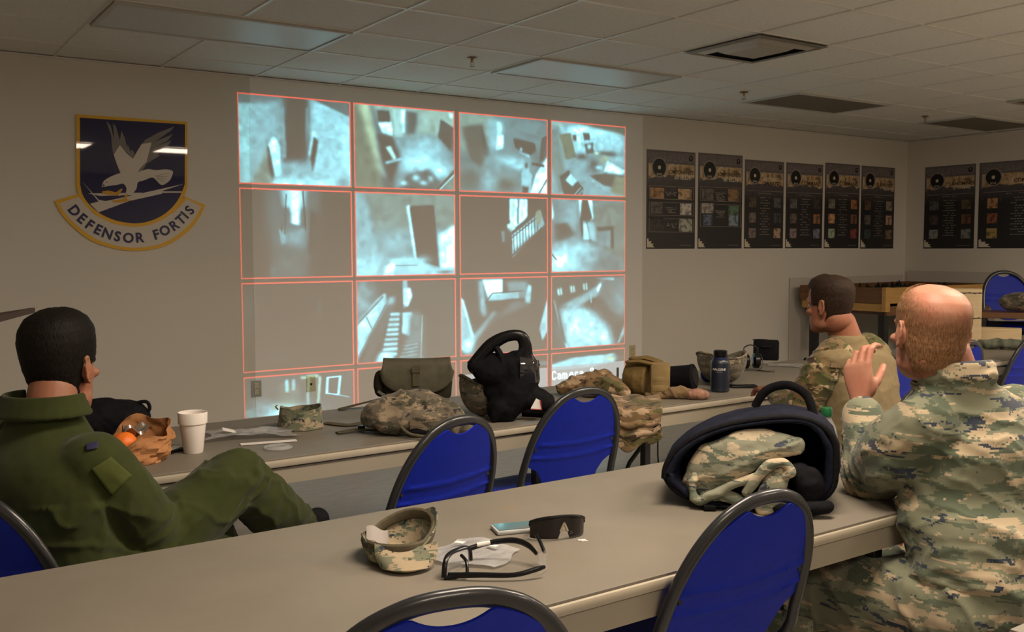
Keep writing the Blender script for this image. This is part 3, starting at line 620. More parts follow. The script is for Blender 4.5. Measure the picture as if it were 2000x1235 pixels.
ca = me.color_attributes.new('tint', 'FLOAT_COLOR', 'POINT')
ca.data.foreach_set('color', np.concatenate([np.array(sc, np.float32), np.ones((len(sc), 1), np.float32)], 1).ravel())
m = bpy.data.materials.new('slide_film'); m.use_nodes = True; nt = m.node_tree; nt.nodes.remove(nt.nodes['Principled BSDF'])
tr = nd(nt, 'ShaderNodeBsdfTransparent'); at = nd(nt, 'ShaderNodeAttribute', attribute_name='tint'); nt.links.new(at.outputs['Color'], tr.inputs[0]); nt.links.new(tr.outputs[0], nt.nodes['Material Output'].inputs[0])
obj('slide', me, m, t, smooth=False)
# opaque mask with the slide window, between the cells too
bm = newbm()
def mk(x0, x1, z0, z1):
    p = [slide(x0, z0), slide(x1, z0), slide(x1, z1), slide(x0, z1)]; poly(bm, [Vector(q) for q in p], axis=Vector((0, .0003, 0)))
mk(-3.6, XG[0][0], -.75, 5.05); mk(XG[3][1], 9.5, -.75, 5.05); mk(XG[0][0], XG[3][1], ZG[0][1], 5.05); mk(XG[0][0], XG[3][1], -.75, ZG[3][0])
for a, b2 in zip(XG, XG[1:]): mk(a[1], b2[0], ZG[3][0], ZG[0][1])
for ci in range(4):
    for a, b2 in zip(ZG[1:], ZG): mk(XG[ci][0], XG[ci][1], a[1], b2[0])
obj('mask', bm, M_blackp, t, smooth=False)
bm = newbm()
for c_, s_ in (((0, .11, .118), (.52, .34, .012)), ((0, .11, -.118), (.52, .34, .012)), ((.255, .11, 0), (.012, .34, .224)), ((-.255, .11, 0), (.012, .34, .224)), ((0, -.06, 0), (.50, .012, .224))): box(bm, c_, s_)
obj('housing', bm, mat('projector_shell', (.55, .55, .53), .5), t, smooth=False)
bm = newbm(); tube(bm, [(0, .08, .124), (0, .08, H-PROJ.z-.002)], .022, 16); lathe(bm, [(.07, H-PROJ.z-.012), (.07, H-PROJ.z-.001)], (0, .08, 0)); obj('ceiling_mount', bm, M_frame_l, t)
ld = bpy.data.lights.new('projector_lamp', 'SPOT'); ld.energy = PROJECTOR_POWER; ld.color = (1, 1, 1); ld.shadow_soft_size = .0001; ld.spot_size = math.radians(62); ld.spot_blend = 0
lo = bpy.data.objects.new('projector_lamp', ld); link(lo, t); lo.rotation_euler = (math.radians(90)-.12, 0, 0)
# ================================================================= ON THE WALLS
def cw(x, y, s=3.858, ox=80, oy=200, d=0.0):      # a point of the shield, measured on its wall
    p = onwall(ox+x/s, oy+y/s, 0); return Vector((p.x, -.012-d, p.z))
M_gold = mat('emblem_gold', (.80, .45, .03), .5, coat=1, spec=.1)
M_enavy = mat('emblem_navy', (.012, .014, .07), .5, coat=1, spec=.1)
M_ewhite = mat('emblem_white', (.66, .60, .53), .5, coat=1, spec=.1)
M_egrey = mat('emblem_grey', (.20, .19, .18), .5, coat=1, spec=.1)
M_eblue = mat('emblem_letter_blue', (.015, .018, .09), .5, coat=1, spec=.1)
M_eorange = mat('emblem_claw_yellow', (.65, .34, .04), .5, coat=1, spec=.1)
t = thing('wall_emblem', 'glossy shield with white eagle and motto scroll on the left of the wall', 'emblem', cw(680, 600))
O = t.location
def epoly(name, pts, m, d, th=.003, smooth_pts=False, parent=None):
    bm = newbm(); P = [cw(x, y, d=d)-O for x, y in pts]
    if isinstance(th, (int, float)): poly(bm, P, axis=Vector((0, th, 0)))
    return obj(name, bm, m, parent or t, smooth=False)
def arcpts(pts, n=5): return [(v.x, v.y) for v in catmull([(x, y, 0) for x, y in pts], n)]
sh_arc = arcpts([(265, 640), (290, 715), (345, 790), (430, 862), (540, 912), (640, 934), (720, 938), (820, 922), (920, 880), (1000, 820), (1060, 740), (1098, 640)])
so = arcpts([(100, 745), (150, 840), (240, 940), (370, 1040), (520, 1095), (680, 1120), (860, 1105), (1000, 1050), (1120, 960), (1195, 860), (1235, 775)])
sc_o = epoly('scroll_border', [(285, 690)]+so+[(1080, 712), (1000, 820), (820, 915), (700, 930), (540, 905), (390, 830)], M_gold, .0, .010)
si = arcpts([(135, 762), (185, 845), (270, 930), (390, 1018), (530, 1072), (680, 1095), (850, 1080), (985, 1025), (1085, 948), (1160, 862), (1203, 787)])
epoly('scroll', [(282, 712)]+si+[(1095, 730), (1000, 830), (820, 925), (700, 940), (540, 915), (390, 840)], M_ewhite, .0015, .003)
epoly('shield_border', [(262, 92), (1098, 150)]+sh_arc[::-1], M_gold, .003, .012)
inn = arcpts([(292, 620), (312, 700), (365, 775), (445, 840), (550, 888), (650, 908), (725, 912), (815, 896), (905, 856), (980, 796), (1040, 715), (1078, 620)])
epoly('shield_field', [(290, 118), (1080, 168)]+inn[::-1], M_enavy, .0045, .003)
# runway cross / white wings shape below the bird
epoly('delta', [(310, 602), (430, 735), (480, 745), (520, 738), (1075, 615), (910, 668), (905, 690), (660, 745), (430, 830), (365, 765), (430, 748)], M_ewhite, .006, .002)
epoly('contrail', [(350, 688), (760, 682), (720, 700), (440, 706)], M_ewhite, .0055, .002)
epoly('contrail', [(910, 672), (1055, 672), (1055, 682), (905, 684)], M_ewhite, .0055, .002)
# eagle
epoly('wing_tip', [(487, 143), (520, 175), (548, 285), (538, 160), (560, 185), (590, 290), (600, 215), (625, 265), (645, 345), (650, 320), (668, 372), (685, 360), (700, 390), (690, 425), (590, 330), (540, 390), (530, 330), (525, 250)], M_egrey, .006, .002)
epoly('wing_tip', [(1000, 183), (975, 215), (850, 300), (990, 240), (950, 290), (860, 335), (978, 288), (955, 325), (880, 360), (935, 350), (870, 400), (895, 400), (830, 440), (790, 465), (770, 500), (705, 555), (740, 500), (790, 450), (825, 305), (755, 318), (780, 285), (880, 230)], M_egrey, .006, .002)
epoly('wing', [(590, 325), (640, 385), (690, 428), (640, 480), (592, 528), (565, 460), (543, 395)], M_ewhite, .0065, .002)
epoly('wing', [(755, 315), (828, 305), (790, 450), (740, 500), (705, 560), (620, 560), (592, 530), (640, 480), (690, 425), (720, 370)], M_ewhite, .0068, .002)
epoly('eagle_body', arcpts([(452, 640), (465, 600), (500, 572), (560, 545), (620, 530), (700, 540), (745, 520), (800, 505), (860, 512), (940, 507), (988, 522), (980, 560), (960, 595), (905, 625), (860, 585), (830, 568), (770, 590), (725, 605), (715, 650), (680, 690), (636, 690), (640, 650), (615, 615), (560, 625), (500, 632), (470, 640)], 3), M_ewhite, .0072, .002)
for k in range(4):
    epoly('feather_line', [(850+8*k, 555+8*k), (960-10*k, 535+22*k), (960-10*k, 538+22*k), (850+8*k, 558+8*k)], M_egrey, .0078, .0005)
epoly('beak', [(468, 612), (455, 630), (462, 645), (478, 632)], M_egrey, .0078, .001)
epoly('eye', [(486, 600), (494, 598), (500, 604), (492, 610)], M_egrey, .0082, .001)
epoly('claw', [(455, 672), (500, 665), (560, 680), (600, 650), (612, 655), (580, 700), (600, 712), (560, 700), (510, 700), (460, 690)], M_eorange, .0082, .001)
epoly('claw', [(640, 690), (650, 690), (640, 730), (680, 740), (600, 755), (530, 755), (535, 740), (610, 730)], M_eorange, .0082, .001)
bm = newbm()
for ch, x, y, a in (('D', 246, 820, -52), ('E', 303, 878, -42), ('F', 362, 926, -36), ('E', 425, 962, -28), ('N', 496, 993, -20), ('S', 572, 1014, -12), ('O', 655, 1026, -4), ('R', 738, 1024, 4), ('F', 865, 1000, 16), ('O', 930, 970, 26), ('R', 1000, 932, 34), ('T', 1052, 888, 42), ('I', 1082, 852, 48), ('S', 1118, 815, 52)):
    p = cw(x, y, d=.0032)-O
    text_into(bm, ch, .088, Matrix.Translation(p) @ Euler((PI/2, 0, 0)).to_matrix().to_4x4() @ Matrix.Rotation(math.radians(a), 4, 'Z') @ Matrix.Diagonal((.95, 1, 1, 1)), .0012, bold=.0028)
obj('motto_lettering', bm, M_eblue, t, smooth=False)

# ---- posters
M_pw = mat('poster_cream', (.72, .64, .50), .45); M_pdark = None
def poster_mat(name, top, bot):
    m, nt, b = newmat(name); L = nt.links
    tc = nd(nt, 'ShaderNodeTexCoord'); sp = nd(nt, 'ShaderNodeSeparateXYZ'); L.new(tc.outputs['Object'], sp.inputs[0])
    n = nd(nt, 'ShaderNodeTexNoise', Scale=26, Detail=6); L.new(tc.outputs['Object'], n.inputs['Vector'])
    a = nd(nt, 'ShaderNodeMath', operation='MULTIPLY_ADD'); a.inputs[1].default_value = .22; L.new(n.outputs[0], a.inputs[0]); L.new(sp.outputs['Z'], a.inputs[2])
    r = nd(nt, 'ShaderNodeMapRange'); r.inputs[1].default_value = -.30; r.inputs[2].default_value = .50; L.new(a.outputs[0], r.inputs[0])
    rm = ramp(nt, [(0, bot), (.55, bot), (.8, top), (1, [c*1.25 for c in top])]); L.new(r.outputs[0], rm.inputs[0]); L.new(rm.outputs[0], b.inputs['Base Color'])
    b.inputs['Roughness'].default_value = .35; return m
M_post = poster_mat('poster_print', (.11, .095, .10), (.020, .018, .020))
def band_mat(name):
    m, nt, b = newmat(name); L = nt.links
    tc = nd(nt, 'ShaderNodeTexCoord'); n = nd(nt, 'ShaderNodeTexNoise', Scale=16, Detail=6); L.new(tc.outputs['Object'], n.inputs['Vector'])
    rm = ramp(nt, [(.33, (.12, .10, .09)), (.46, (.50, .33, .16)), (.62, (.66, .52, .36))]); L.new(n.outputs[0], rm.inputs[0]); L.new(rm.outputs[0], b.inputs['Base Color'])
    b.inputs['Roughness'].default_value = .35; return m
M_band = band_mat('poster_band_print')
M_grit = mat('poster_grey_print', (.19, .165, .17), .4, nscale=40, namt=.3)
M_pblk = mat('poster_black_print', (.008, .008, .008), .3)
M_pline = mat('poster_line_print', (.32, .28, .25), .4)
M_pbrn = mat('poster_title_print', (.06, .03, .008), .4)
PH = {}
def photo_mat(c):
    k = tuple(c)
    if k not in PH:
        m, nt, b = newmat('poster_photo_print'); L = nt.links
        tc = nd(nt, 'ShaderNodeTexCoord'); n = nd(nt, 'ShaderNodeTexNoise', Scale=22, Detail=3); L.new(tc.outputs['Object'], n.inputs['Vector'])
        c = tuple(min(1, x*1.5) for x in c); rm = ramp(nt, [(.38, [x*.35 for x in c]), (.52, c)]); L.new(n.outputs[0], rm.inputs[0]); L.new(rm.outputs[0], b.inputs['Base Color']); b.inputs['Roughness'].default_value = .35
        PH[k] = m
    return PH[k]
def poster(c, w, h, rotz, label, titles, photos, boxes, lines, group='training posters in a row', cat='poster'):
    t = thing('training_poster', label, cat, c, rotz, group)
    def rect(bm, x0, x1, z0, z1, d, th=.0006):
        box(bm, ((x0+x1)/2, -d-th/2, (z0+z1)/2), (x1-x0, th, z1-z0))
    X = lambda u: (u-.5)*w
    Z = lambda v: (.5-v)*h
    bm = newbm(); rect(bm, -w/2, w/2, -h/2, h/2, .001, .0015); obj('sheet', bm, M_post, t, smooth=False)
    bm = newbm(); rect(bm, X(.02), X(.98), Z(.115), Z(.02), .0028); obj('header_strip', bm, M_grit, t, smooth=False)
    rnd = random.Random(int(c[0]*100+c[1]*77))
    # band with a ragged lower edge
    bm = newbm(); pts = [(X(.04), Z(.135)), (X(.98), Z(.135))]
    for k in range(15): pts.append((X(.98-.94*k/14), Z(.27+rnd.uniform(-.012, .03)-.02*math.sin(k/14*PI))))
    poly(bm, [Vector((x, -.0030, z)) for x, z in pts], axis=Vector((0, -.0005, 0))); obj('picture_band', bm, M_band, t, smooth=False)
    bm = newbm()
    for (u0, v0, u1, v1) in ((.03, .127, .98, .131), (.03, .127, .04, .3)): rect(bm, X(u0), X(u1), Z(v1), Z(v0), .0036)
    for (u0, v0, u1, v1) in boxes:
        for a, b_, c_, d_ in ((u0, v0, u1, v0+.004), (u0, v1-.004, u1, v1), (u0, v0, u0+.008, v1), (u1-.008, v0, u1, v1)): rect(bm, X(a), X(c_), Z(d_), Z(b_), .0036)
    for (u, v, ww) in lines:
        nseg = max(3, int(ww/.035))
        for q in range(nseg):
            if rnd.random() < .82: rect(bm, X(u-ww/2+ww*q/nseg), X(u-ww/2+ww*(q+.75)/nseg), Z(v+.005), Z(v-.003), .0036)
    rect(bm, X(.68), X(.92), Z(.966), Z(.962), .0036)
    obj('printed_lines', bm, M_pline, t, smooth=False)
    # splatter corner
    bm = newbm(); pts = [(X(.015), Z(.985)), (X(.17), Z(.985)), (X(.12), Z(.965)), (X(.15), Z(.95)), (X(.09), Z(.945)), (X(.10), Z(.92)), (X(.05), Z(.925)), (X(.04), Z(.89)), (X(.015), Z(.90))]
    poly(bm, [Vector((x, -.0030, z)) for x, z in pts], axis=Vector((0, -.0005, 0))); obj('splatter_print', bm, M_pw, t, smooth=False)
    # round emblem
    rr = .15*min(w, .62); rz = rr*1.0; cx, cz = -w/2+.25*min(w, .62), Z(.175)
    e = None
    for nm, r_, mt_, d_ in (('emblem_disc', 1, M_pline, .0042), ('emblem_ring', .88, M_pblk, .0048)):
        bm = newbm(); lathe(bm, [(r_*rr, 0), (r_*rr, .0006)], (cx, -d_, cz), 32, Euler((PI/2, 0, 0)).to_matrix()); q = obj(nm, bm, mt_, t, smooth=False)
    bm = newbm(); lathe(bm, [(.20*rr, 0), (.20*rr, .0005)], (cx, -.0054, cz), 20, Euler((PI/2, 0, 0)).to_matrix())
    text_into(bm, 'JKNE', rr*.32, Matrix.Translation((cx, -.0056, cz-rr*.68)) @ Euler((PI/2, 0, 0)).to_matrix().to_4x4(), .0002); obj('emblem_print', bm, M_pw, t, smooth=False)
    bm = newbm(); lathe(bm, [(.044*w, 0), (.044*w, .0006)], (X(.9), -.0036, Z(.065)), 20, Euler((PI/2, 0, 0)).to_matrix()); obj('corner_badge', bm, M_pblk, t, smooth=False)
    bm = newbm(); text_into(bm, 'V', .05*w, Matrix.Translation((X(.9), -.0046, Z(.065))) @ Euler((PI/2, 0, 0)).to_matrix().to_4x4(), .0002); obj('badge_letter', bm, M_pw, t, smooth=False)
    for (s, u, v, sz, dark) in titles:
        bm = newbm(); text_into(bm, s, sz*min(w, .62), Matrix.Translation((X(u), -.0040, Z(v))) @ Euler((PI/2, 0, 0)).to_matrix().to_4x4(), .0004, bold=.0012); obj('title', bm, M_pbrn if dark else M_pw, t, smooth=False)
    for (u, v, pw, ph, c_) in photos:
        bm = newbm(); rect(bm, X(u)-pw*w/2, X(u)+pw*w/2, Z(v)-ph*w/2, Z(v)+ph*w/2, .0036); obj('photo', bm, photo_mat(c_), t, smooth=False)
def L3(v0, n, u=.5, w=.24, st=.016): return [(u, v0+st*i, w*(1 if i == 0 else .8)) for i in range(n)]
TI = [('C', .50, .185, .19, 0), ('OMPONENTS', .70, .215, .085, 1), ('of IEDs', .73, .262, .115, 0)]
posts = []
posts.append((4.815, 5.426, 2.293, 1.394, 'training poster with three boxed photo rows, first of the row beside the projected picture', TI,
  [(.21, .435, .28, .16, (.35, .20, .09)), (.78, .435, .28, .16, (.45, .30, .17)), (.20, .585, .24, .17, (.10, .09, .08)), (.80, .59, .24, .17, (.50, .46, .42)), (.21, .755, .28, .2, (.035, .03, .03)), (.80, .755, .28, .2, (.34, .34, .28))],
  [(.05, .36, .97, .495), (.05, .525, .97, .66), (.05, .69, .97, .83)], L3(.42, 3)+L3(.58, 4)+L3(.745, 3)))
posts.append((5.464, 6.064, 2.297, 1.394, 'training poster with two boxed photo rows, second of the row', TI,
  [(.21, .43, .26, .17, (.12, .11, .10)), (.80, .43, .26, .19, (.24, .15, .07)), (.21, .575, .26, .16, (.34, .30, .27)), (.80, .59, .24, .15, (.10, .17, .11)), (.22, .70, .20, .17, (.11, .14, .22)), (.80, .70, .22, .17, (.20, .26, .32))],
  [(.05, .35, .97, .50), (.05, .53, .97, .77)], L3(.41, 6)+L3(.6, 5)))
def six(cs, w_=.18): return [(u, .475+.175*k, w_, w_*.95, cs[2*k+j]) for k in range(3) for j, u in enumerate((.2, .84) if w_ > .15 else (.17, .66))]
LL = L3(.37, 1, w=.34)+[(.52, .42+.03*k, .26-.1*(k % 2)) for k in range(15)]
posts.append((6.098, 6.668, 2.264, 1.394, 'dark training poster reading VICTIM OPERATED, third of the row', [('VICTIM', .62, .215, .10, 0), ('OPERATED', .69, .26, .10, 1)],
  six([(.09, .07, .05), (.09, .09, .1), (.16, .13, .11), (.05, .06, .07), (.17, .13, .12), (.38, .26, .18)]), [(.05, .345, .97, .347)], LL))
posts.append((6.705, 7.280, 2.264, 1.394, 'dark training poster with a pale COMMAND title, fourth of the row', [('COMMAND', .68, .235, .105, 1)],
  six([(.12, .12, .12), (.05, .04, .04), (.13, .10, .08), (.28, .13, .06), (.22, .17, .18), (.16, .16, .22)]), [(.05, .345, .97, .347)], LL))
posts.append((7.315, 7.895, 2.290, 1.392, 'training poster with orange-brown photos, fifth of the row', [('COMMAND', .68, .235, .105, 1)],
  six([(.18, .17, .13), (.30, .13, .05), (.48, .26, .13), (.16, .08, .05), (.30, .36, .26), (.20, .05, .04)]), [(.05, .345, .97, .347)], LL))
posts.append((7.925, 8.520, 2.287, 1.388, 'training poster nearest the room corner, last of the row', [('SUPPRESSED', .70, .225, .09, 1), ('IEDs', .74, .262, .09, 0)],
  six([(.12, .07, .04), (.24, .20, .15), (.11, .10, .09), (.38, .24, .18), (.04, .06, .06), (.16, .11, .06)]), [(.05, .345, .97, .347)], LL))
for x0, x1, z1, z0, lb, ti, ph, bx_, ln in posts:
    poster(((x0+x1)/2, 0, (z0+z1)/2), x1-x0, z1-z0, 0, lb, ti, ph, bx_, ln)
for y0, y1, lb, ti, cs in ((-.228, -.815, 'training poster reading MINES, alone at the left on the side wall', [('LANDMINES', .74, .225, .09, 1), ('(MINES)', .74, .262, .10, 0)], [(.10, .10, .10), (.09, .07, .04), (.07, .05, .05), (.13, .06, .03), (.20, .20, .19), (.16, .16, .15)]),
                          (-.856, -1.75, 'wider training poster on the side wall, cut by the right edge of the photo', [('COMPLIANCE', .6, .225, .085, 1), ('LAND', .62, .262, .10, 0)], [(.34, .18, .09), (.18, .18, .18), (.20, .08, .04), (.24, .10, .05), (.30, .22, .08), (.22, .16, .12)])):
    poster((8.75, (y0+y1)/2, 1.836), y0-y1, .90, -PI/2, lb, ti, six(cs, .18 if y0 > -.5 else .125), [(.05, .345, .97, .347)], LL, 'training posters on the side wall')
# ---- outlets
def plate(px0, py0, px1, py1, label, kind):
    a = onwall(px0, py0); b_ = onwall(px1, py1); c = ((a.x+b_.x)/2, 0, (a.z+b_.z)/2); w, h = .072, .116
    t = thing('wall_outlet', label, 'wall outlet', c)
    M = M_chrome if kind == 0 else M_ivory
    bm = newbm(); box(bm, (0, -.0035, 0), (w, .005, h), bevel=.0015); obj('plate', bm, M, t, smooth=False)
    if kind == 1:
        bm = newbm(); box(bm, (0, -.0072, -.004), (.014, .004, .014)); obj('jack', bm, M_blackp, t, smooth=False)
        bm = newbm()
        for z in (.045, -.045): lathe(bm, [(.003, 0), (.003, .0014)], (0, -.006, z), 12, Euler((PI/2, 0, 0)).to_matrix())
        obj('screw', bm, M_chrome, t)
    else:
        for z in (.024, -.024):
            bm = newbm(); box(bm, (0, -.0075, z), (.032, .004, .034), bevel=.004); s = obj('socket', bm, M_ivory, t, smooth=False)
            bm = newbm()
            for dx in (-.006, .006): box(bm, (dx, -.0097, z+.004), (.0022, .0008, .008))
            box(bm, (0, -.0097, z-.008), (.004, .0008, .004)); obj('slot', bm, M_blackp, s, smooth=False)
plate(491, 743, 510, 776, 'steel duplex wall outlet low on the left edge of the projected picture', 0)
plate(598, 734, 616, 765, 'cream wall jack plate with one black port, under the projected picture', 1)
plate(1229, 677, 1240, 697, 'wall outlet at the right end of the projection area', 2)

# white backing boards in the far corner, behind the sand table
M_board = mat('white_backing_board', (.60, .56, .50), .55)
a = onwall(1541, 543); 
t = tag(obj('backing_board', (lambda b2: (box(b2, ((a.x+8.70)/2, -.012, (a.z+.02)/2), (8.70-a.x, .010, a.z-.02)), b2)[1])(newbm()), M_board, smooth=False), 'tall white panel leaning on the wall behind the wooden sand table', 'panel')
a = onright(1947, 532)
t = tag(obj('backing_board', (lambda b2: (box(b2, (8.738, (a.y-.04)/2, (a.z+.02)/2), (.010, -a.y-.04, a.z-.02)), b2)[1])(newbm()), M_board, smooth=False), 'white panel on the side wall under the dark posters', 'panel')

# ================================================================= TABLES
def table(cx, cy, rot, L, D, label, group, legs=(1, 1), Z=.743):
    t = thing('folding_table', label, 'table', (cx, cy, 0), rot, group)
    bm = newbm(); box(bm, (0, 0, Z-.003), (L-.012, D-.012, .006), bevel=.001); obj('tabletop', bm, M_lam, t, smooth=False)
    bm = newbm(); box(bm, (0, 0, Z-.018), (L, D, .0235), bevel=.006); obj('rim', bm, M_rim, t)
    bm = newbm()
    for s in (-1, 1): box(bm, (0, s*(D/2-.022), Z-.060), (L-.05, .018, .052)); box(bm, (s*(L/2-.034), 0, Z-.060), (.018, D-.062, .052))
    obj('apron', bm, M_apron, t, smooth=False)
    for s, on in zip((-1, 1), legs):
        if not on: continue
        x = s*(L/2-.28)
        for sy in (-1, 1):
            bm = newbm(); box(bm, (x, sy*(D/2-.075), (Z-.036)/2), (.032, .032, Z-.036-.001), bevel=.004); l = obj('leg', bm, M_blackm, t, smooth=False)
            bm = newbm(); lathe(bm, [(.020, 0), (.020, .02)], (x, sy*(D/2-.075), 0), 16); obj('foot_cap', bm, M_rubber, l)
        bm = newbm(); box(bm, (x, 0, .25), (.02, D-.18, .02)); box(bm, (x, 0, Z-.075), (.02, D-.18, .03)); obj('crossbar', bm, M_blackm, t, smooth=False)
        for sy in (-.10, .10):
            bm = newbm(); tube(bm, [(x, sy, .26), (x-s*.10, sy, .45), (x-s*.42, sy*.6, Z-.05)], .010, 8); obj('brace', bm, M_blackm, t)
    return t
g = 'folding tables in the row nearest the screen'
def rowy(x): return -3.72+.0262*x+.38       # centre line
L = 2.44
th = math.atan(.0262)
table(.05, rowy(.05), th, L, .76, 'folding table of the far row with the foam cup and packs on it', g)
table(2.497, rowy(2.497)-.004, th, L, .76, 'folding table of the far row with the dark blue bottle and tan pouch on it', g)
table(4.945, rowy(4.945), th, L, .76, 'farthest folding table of the row, behind the two men on the right', g)
g2 = 'folding tables in the near row'
table(.03, -4.826, .009, L, .76, 'near folding table with the cap, phone, sunglasses and black rucksack', g2)
table(1.69, -6.105, .009, 2.44, .76, 'table corner at the bottom right edge of the photo', None)

# ================================================================= CHAIRS
def chair_geom():
    t = thing('folding_chair', 'x', 'chair', (0, 0, 0), 0, 'blue folding chairs')
    slope = .33
    def bp(x, z): return (x, -.145-(z-.50)*slope+.018*(1-(x/.22)**2)*0, z)
    # arch: front foot -> up -> over -> front foot
    hw = lambda z: .222*max(0, 1-(max(0, z-.56)/.285)**2.3)**(1/2.3)
    side = [(.205, .235, .012), (.212, .10, .20), (.222, -.06, .41), bp(.224, .50), bp(.224, .56)]
    zs = [.62, .68, .73, .77, .80, .822, .838]
    up = [bp(hw(z), z) for z in zs]
    right = side+up; left = [(-x, y, z) for x, y, z in reversed(right)]
    path = right+[bp(.032, .8438), bp(0, .845), bp(-.032, .8438)]+left
    bm = newbm()
    # oval tube: wide face in the plane of the back
    P = [Vector(p) for p in path]; P2 = catmull(P, 3)
    n = len(P2); seg = 14; rings = []; nrm = Vector((0, -1, -slope)).normalized(); nrm = Vector((0, -1, -.33)).normalized()
    for i in range(n):
        tv = (P2[min(i+1, n-1)]-P2[max(i-1, 0)]).normalized(); nn = (nrm-tv*nrm.dot(tv)).normalized(); sd = tv.cross(nn)
        rings.append([P2[i]+sd*(.0160*math.cos(2*PI*k/seg))+nn*(.0115*math.sin(2*PI*k/seg)) for k in range(seg)])
    loft(bm, rings); obj('back_frame', bm, M_tube, t, sharp=50)
    # back panel
    W_ = .205
    def top(x):
        a = abs(x)/.222; z = .56+.285*(1-a**2.3)**(1/2.3)-.012
        cut = .026*max(0, 1-(abs(x)/.060)**2.2)
        return z-cut
    def bot(x):
        a = abs(x)
        if a < .118: return .470+.030*(a/.118)**3
        if a < .165: return .500+.075*((a-.118)/.047)**.75*1.0
        return .575+.018*((a-.165)/.04)
    def f(u, v):
        x = -W_+2*W_*u; z0, z1 = bot(x), top(x); z = z0+(z1-z0)*v
        q = bp(x, z); y = q[1]-.016*(1-(x/W_)**2)-.002
        for zr in (.625, .672):
            zz = zr-.010*(1-(x/W_)**2)
            y -= .0045*math.exp(-((z-zz)/.0052)**2)
        return Vector((x, y, z))
    bm = newbm(); sheet(bm, f, 44, 46, .005); obj('backrest', bm, M_blue, t, sharp=60)
    for s in (-1, 1):
        bm = newbm(); lathe(bm, [(.006, 0), (.006, .006)], bp(s*.190, .655), 10, Euler((PI/2, 0, 0)).to_matrix()); obj('screw', bm, M_blackm, t)
    # seat
    def sf(u, v):
        a = (u-.5)*2; b_ = (v-.5)*2
        k = (abs(a)**5+abs(b_)**5)**.2; x = a*.19; y = b_*.20
        m_ = max(abs(a), abs(b_), 1e-6); x *= (m_/k if k > 0 else 1); y *= (m_/k if k > 0 else 1)
        return Vector((x*(1+.06*b_), y+.045, .442-.012*(1-a*a)*(1-b_*b_)+.008*(1-b_)*.5-(.012*max(0, (m_-.9)/.1)**2)))
    bm = newbm(); sheet(bm, sf, 20, 20, -.016); obj('seat', bm, M_blue, t, sharp=60)
    bm = newbm(); tube(bm, [(-.21, -.02, .425), (.21, -.02, .425)], .009, 8); tube(bm, [(-.19, .15, .418), (.19, .15, .418)], .008, 8); obj('seat_rail', bm, M_tube, t)
    for s in (-1, 1):
        bm = newbm(); tube(bm, [(s*.188, .13, .415), (s*.190, -.09, .24), (s*.192, -.30, .012)], .0115, 10, flat=.8, smooth=3); l = obj('rear_leg', bm, M_tube, t)
        bm = newbm(); ell(bm, (s*.192, -.305, .014), (.016, .016, .014)); ell(bm, (s*.205, .238, .014), (.022, .016, .014)); obj('foot', bm, M_rubber, t)
    bm = newbm(); tube(bm, [(-.190, -.22, .10), (.190, -.22, .10)], .008, 8); tube(bm, [(-.21, .16, .115), (.21, .16, .115)], .008, 8); obj('stretcher', bm, M_tube, t)
    return t
proto = chair_geom(); used = [0]
def chair(x, y, az, label, z=0, tilt=None, group=None, wide=.95):
    """az: compass direction the sitter looks, degrees clockwise from +y"""
    c = proto if not used[0] else dup_tree(proto); used[0] = 1
    c.location = (x, y, z); c.rotation_euler = (tilt or 0, 0, -math.radians(az)); c['label'] = label; c.scale = (wide, 1.05, 1.05)
    if group: c['group'] = group
    return c
def back_at(px, py, az, label, **k):
    p = onz(px, py, .887); a = math.radians(az)
    return chair(p.x+.273*math.sin(a), p.y+.273*math.cos(a), az, label, **k)
back_at(900, 822, -14, 'blue folding chair at the far table, in front of the camouflage pack')
back_at(1145, 765, -2, 'blue folding chair with the camouflage jacket beside it, at the far table')
back_at(1498, 972, 0, 'blue folding chair at the near table, right in front of the black rucksack')
back_at(880, 1172, 12, 'blue folding chair cut by the bottom edge of the photo', wide=1.06)

# ================================================================= PEOPLE
def V3(*a): return Vector(a)
def azdir(a): a = math.radians(a); return Vector((math.sin(a), math.cos(a), 0))
def head_profile():
    # z, half width, front y, back y
    return [(-.118, .012, .070, .040), (-.112, .030, .080, .020), (-.100, .043, .088, -.005), (-.080, .053, .090, -.040), (-.055, .060, .090, -.066), (-.030, .066, .089, -.084), (0, .0715, .090, -.096), (.028, .0755, .092, -.103), (.055, .077, .090, -.104), (.078, .073, .082, -.098), (.098, .060, .066, -.080), (.111, .040, .043, -.052), (.118, .018, .018, -.022)]
HP = np.array(head_profile())
def head_ring(z, grow=0, seg=40, yaxis=None):
    hw = np.interp(z, HP[:, 0], HP[:, 1])+grow; f = np.interp(z, HP[:, 0], HP[:, 2])+grow; b = np.interp(z, HP[:, 0], HP[:, 3])-grow
    cy, ry = (f+b)/2, (f-b)/2; out = []
    for k in range(seg):
        a = 2*PI*k/seg; ca, sa = math.cos(a), math.sin(a)
        w = hw*(1-.13*max(0, sa)**1.5)       # narrower towards the face
        out.append(Vector((w*math.copysign(abs(ca)**.92, ca), cy+ry*math.copysign(abs(sa)**.92, sa), z)))
    return out
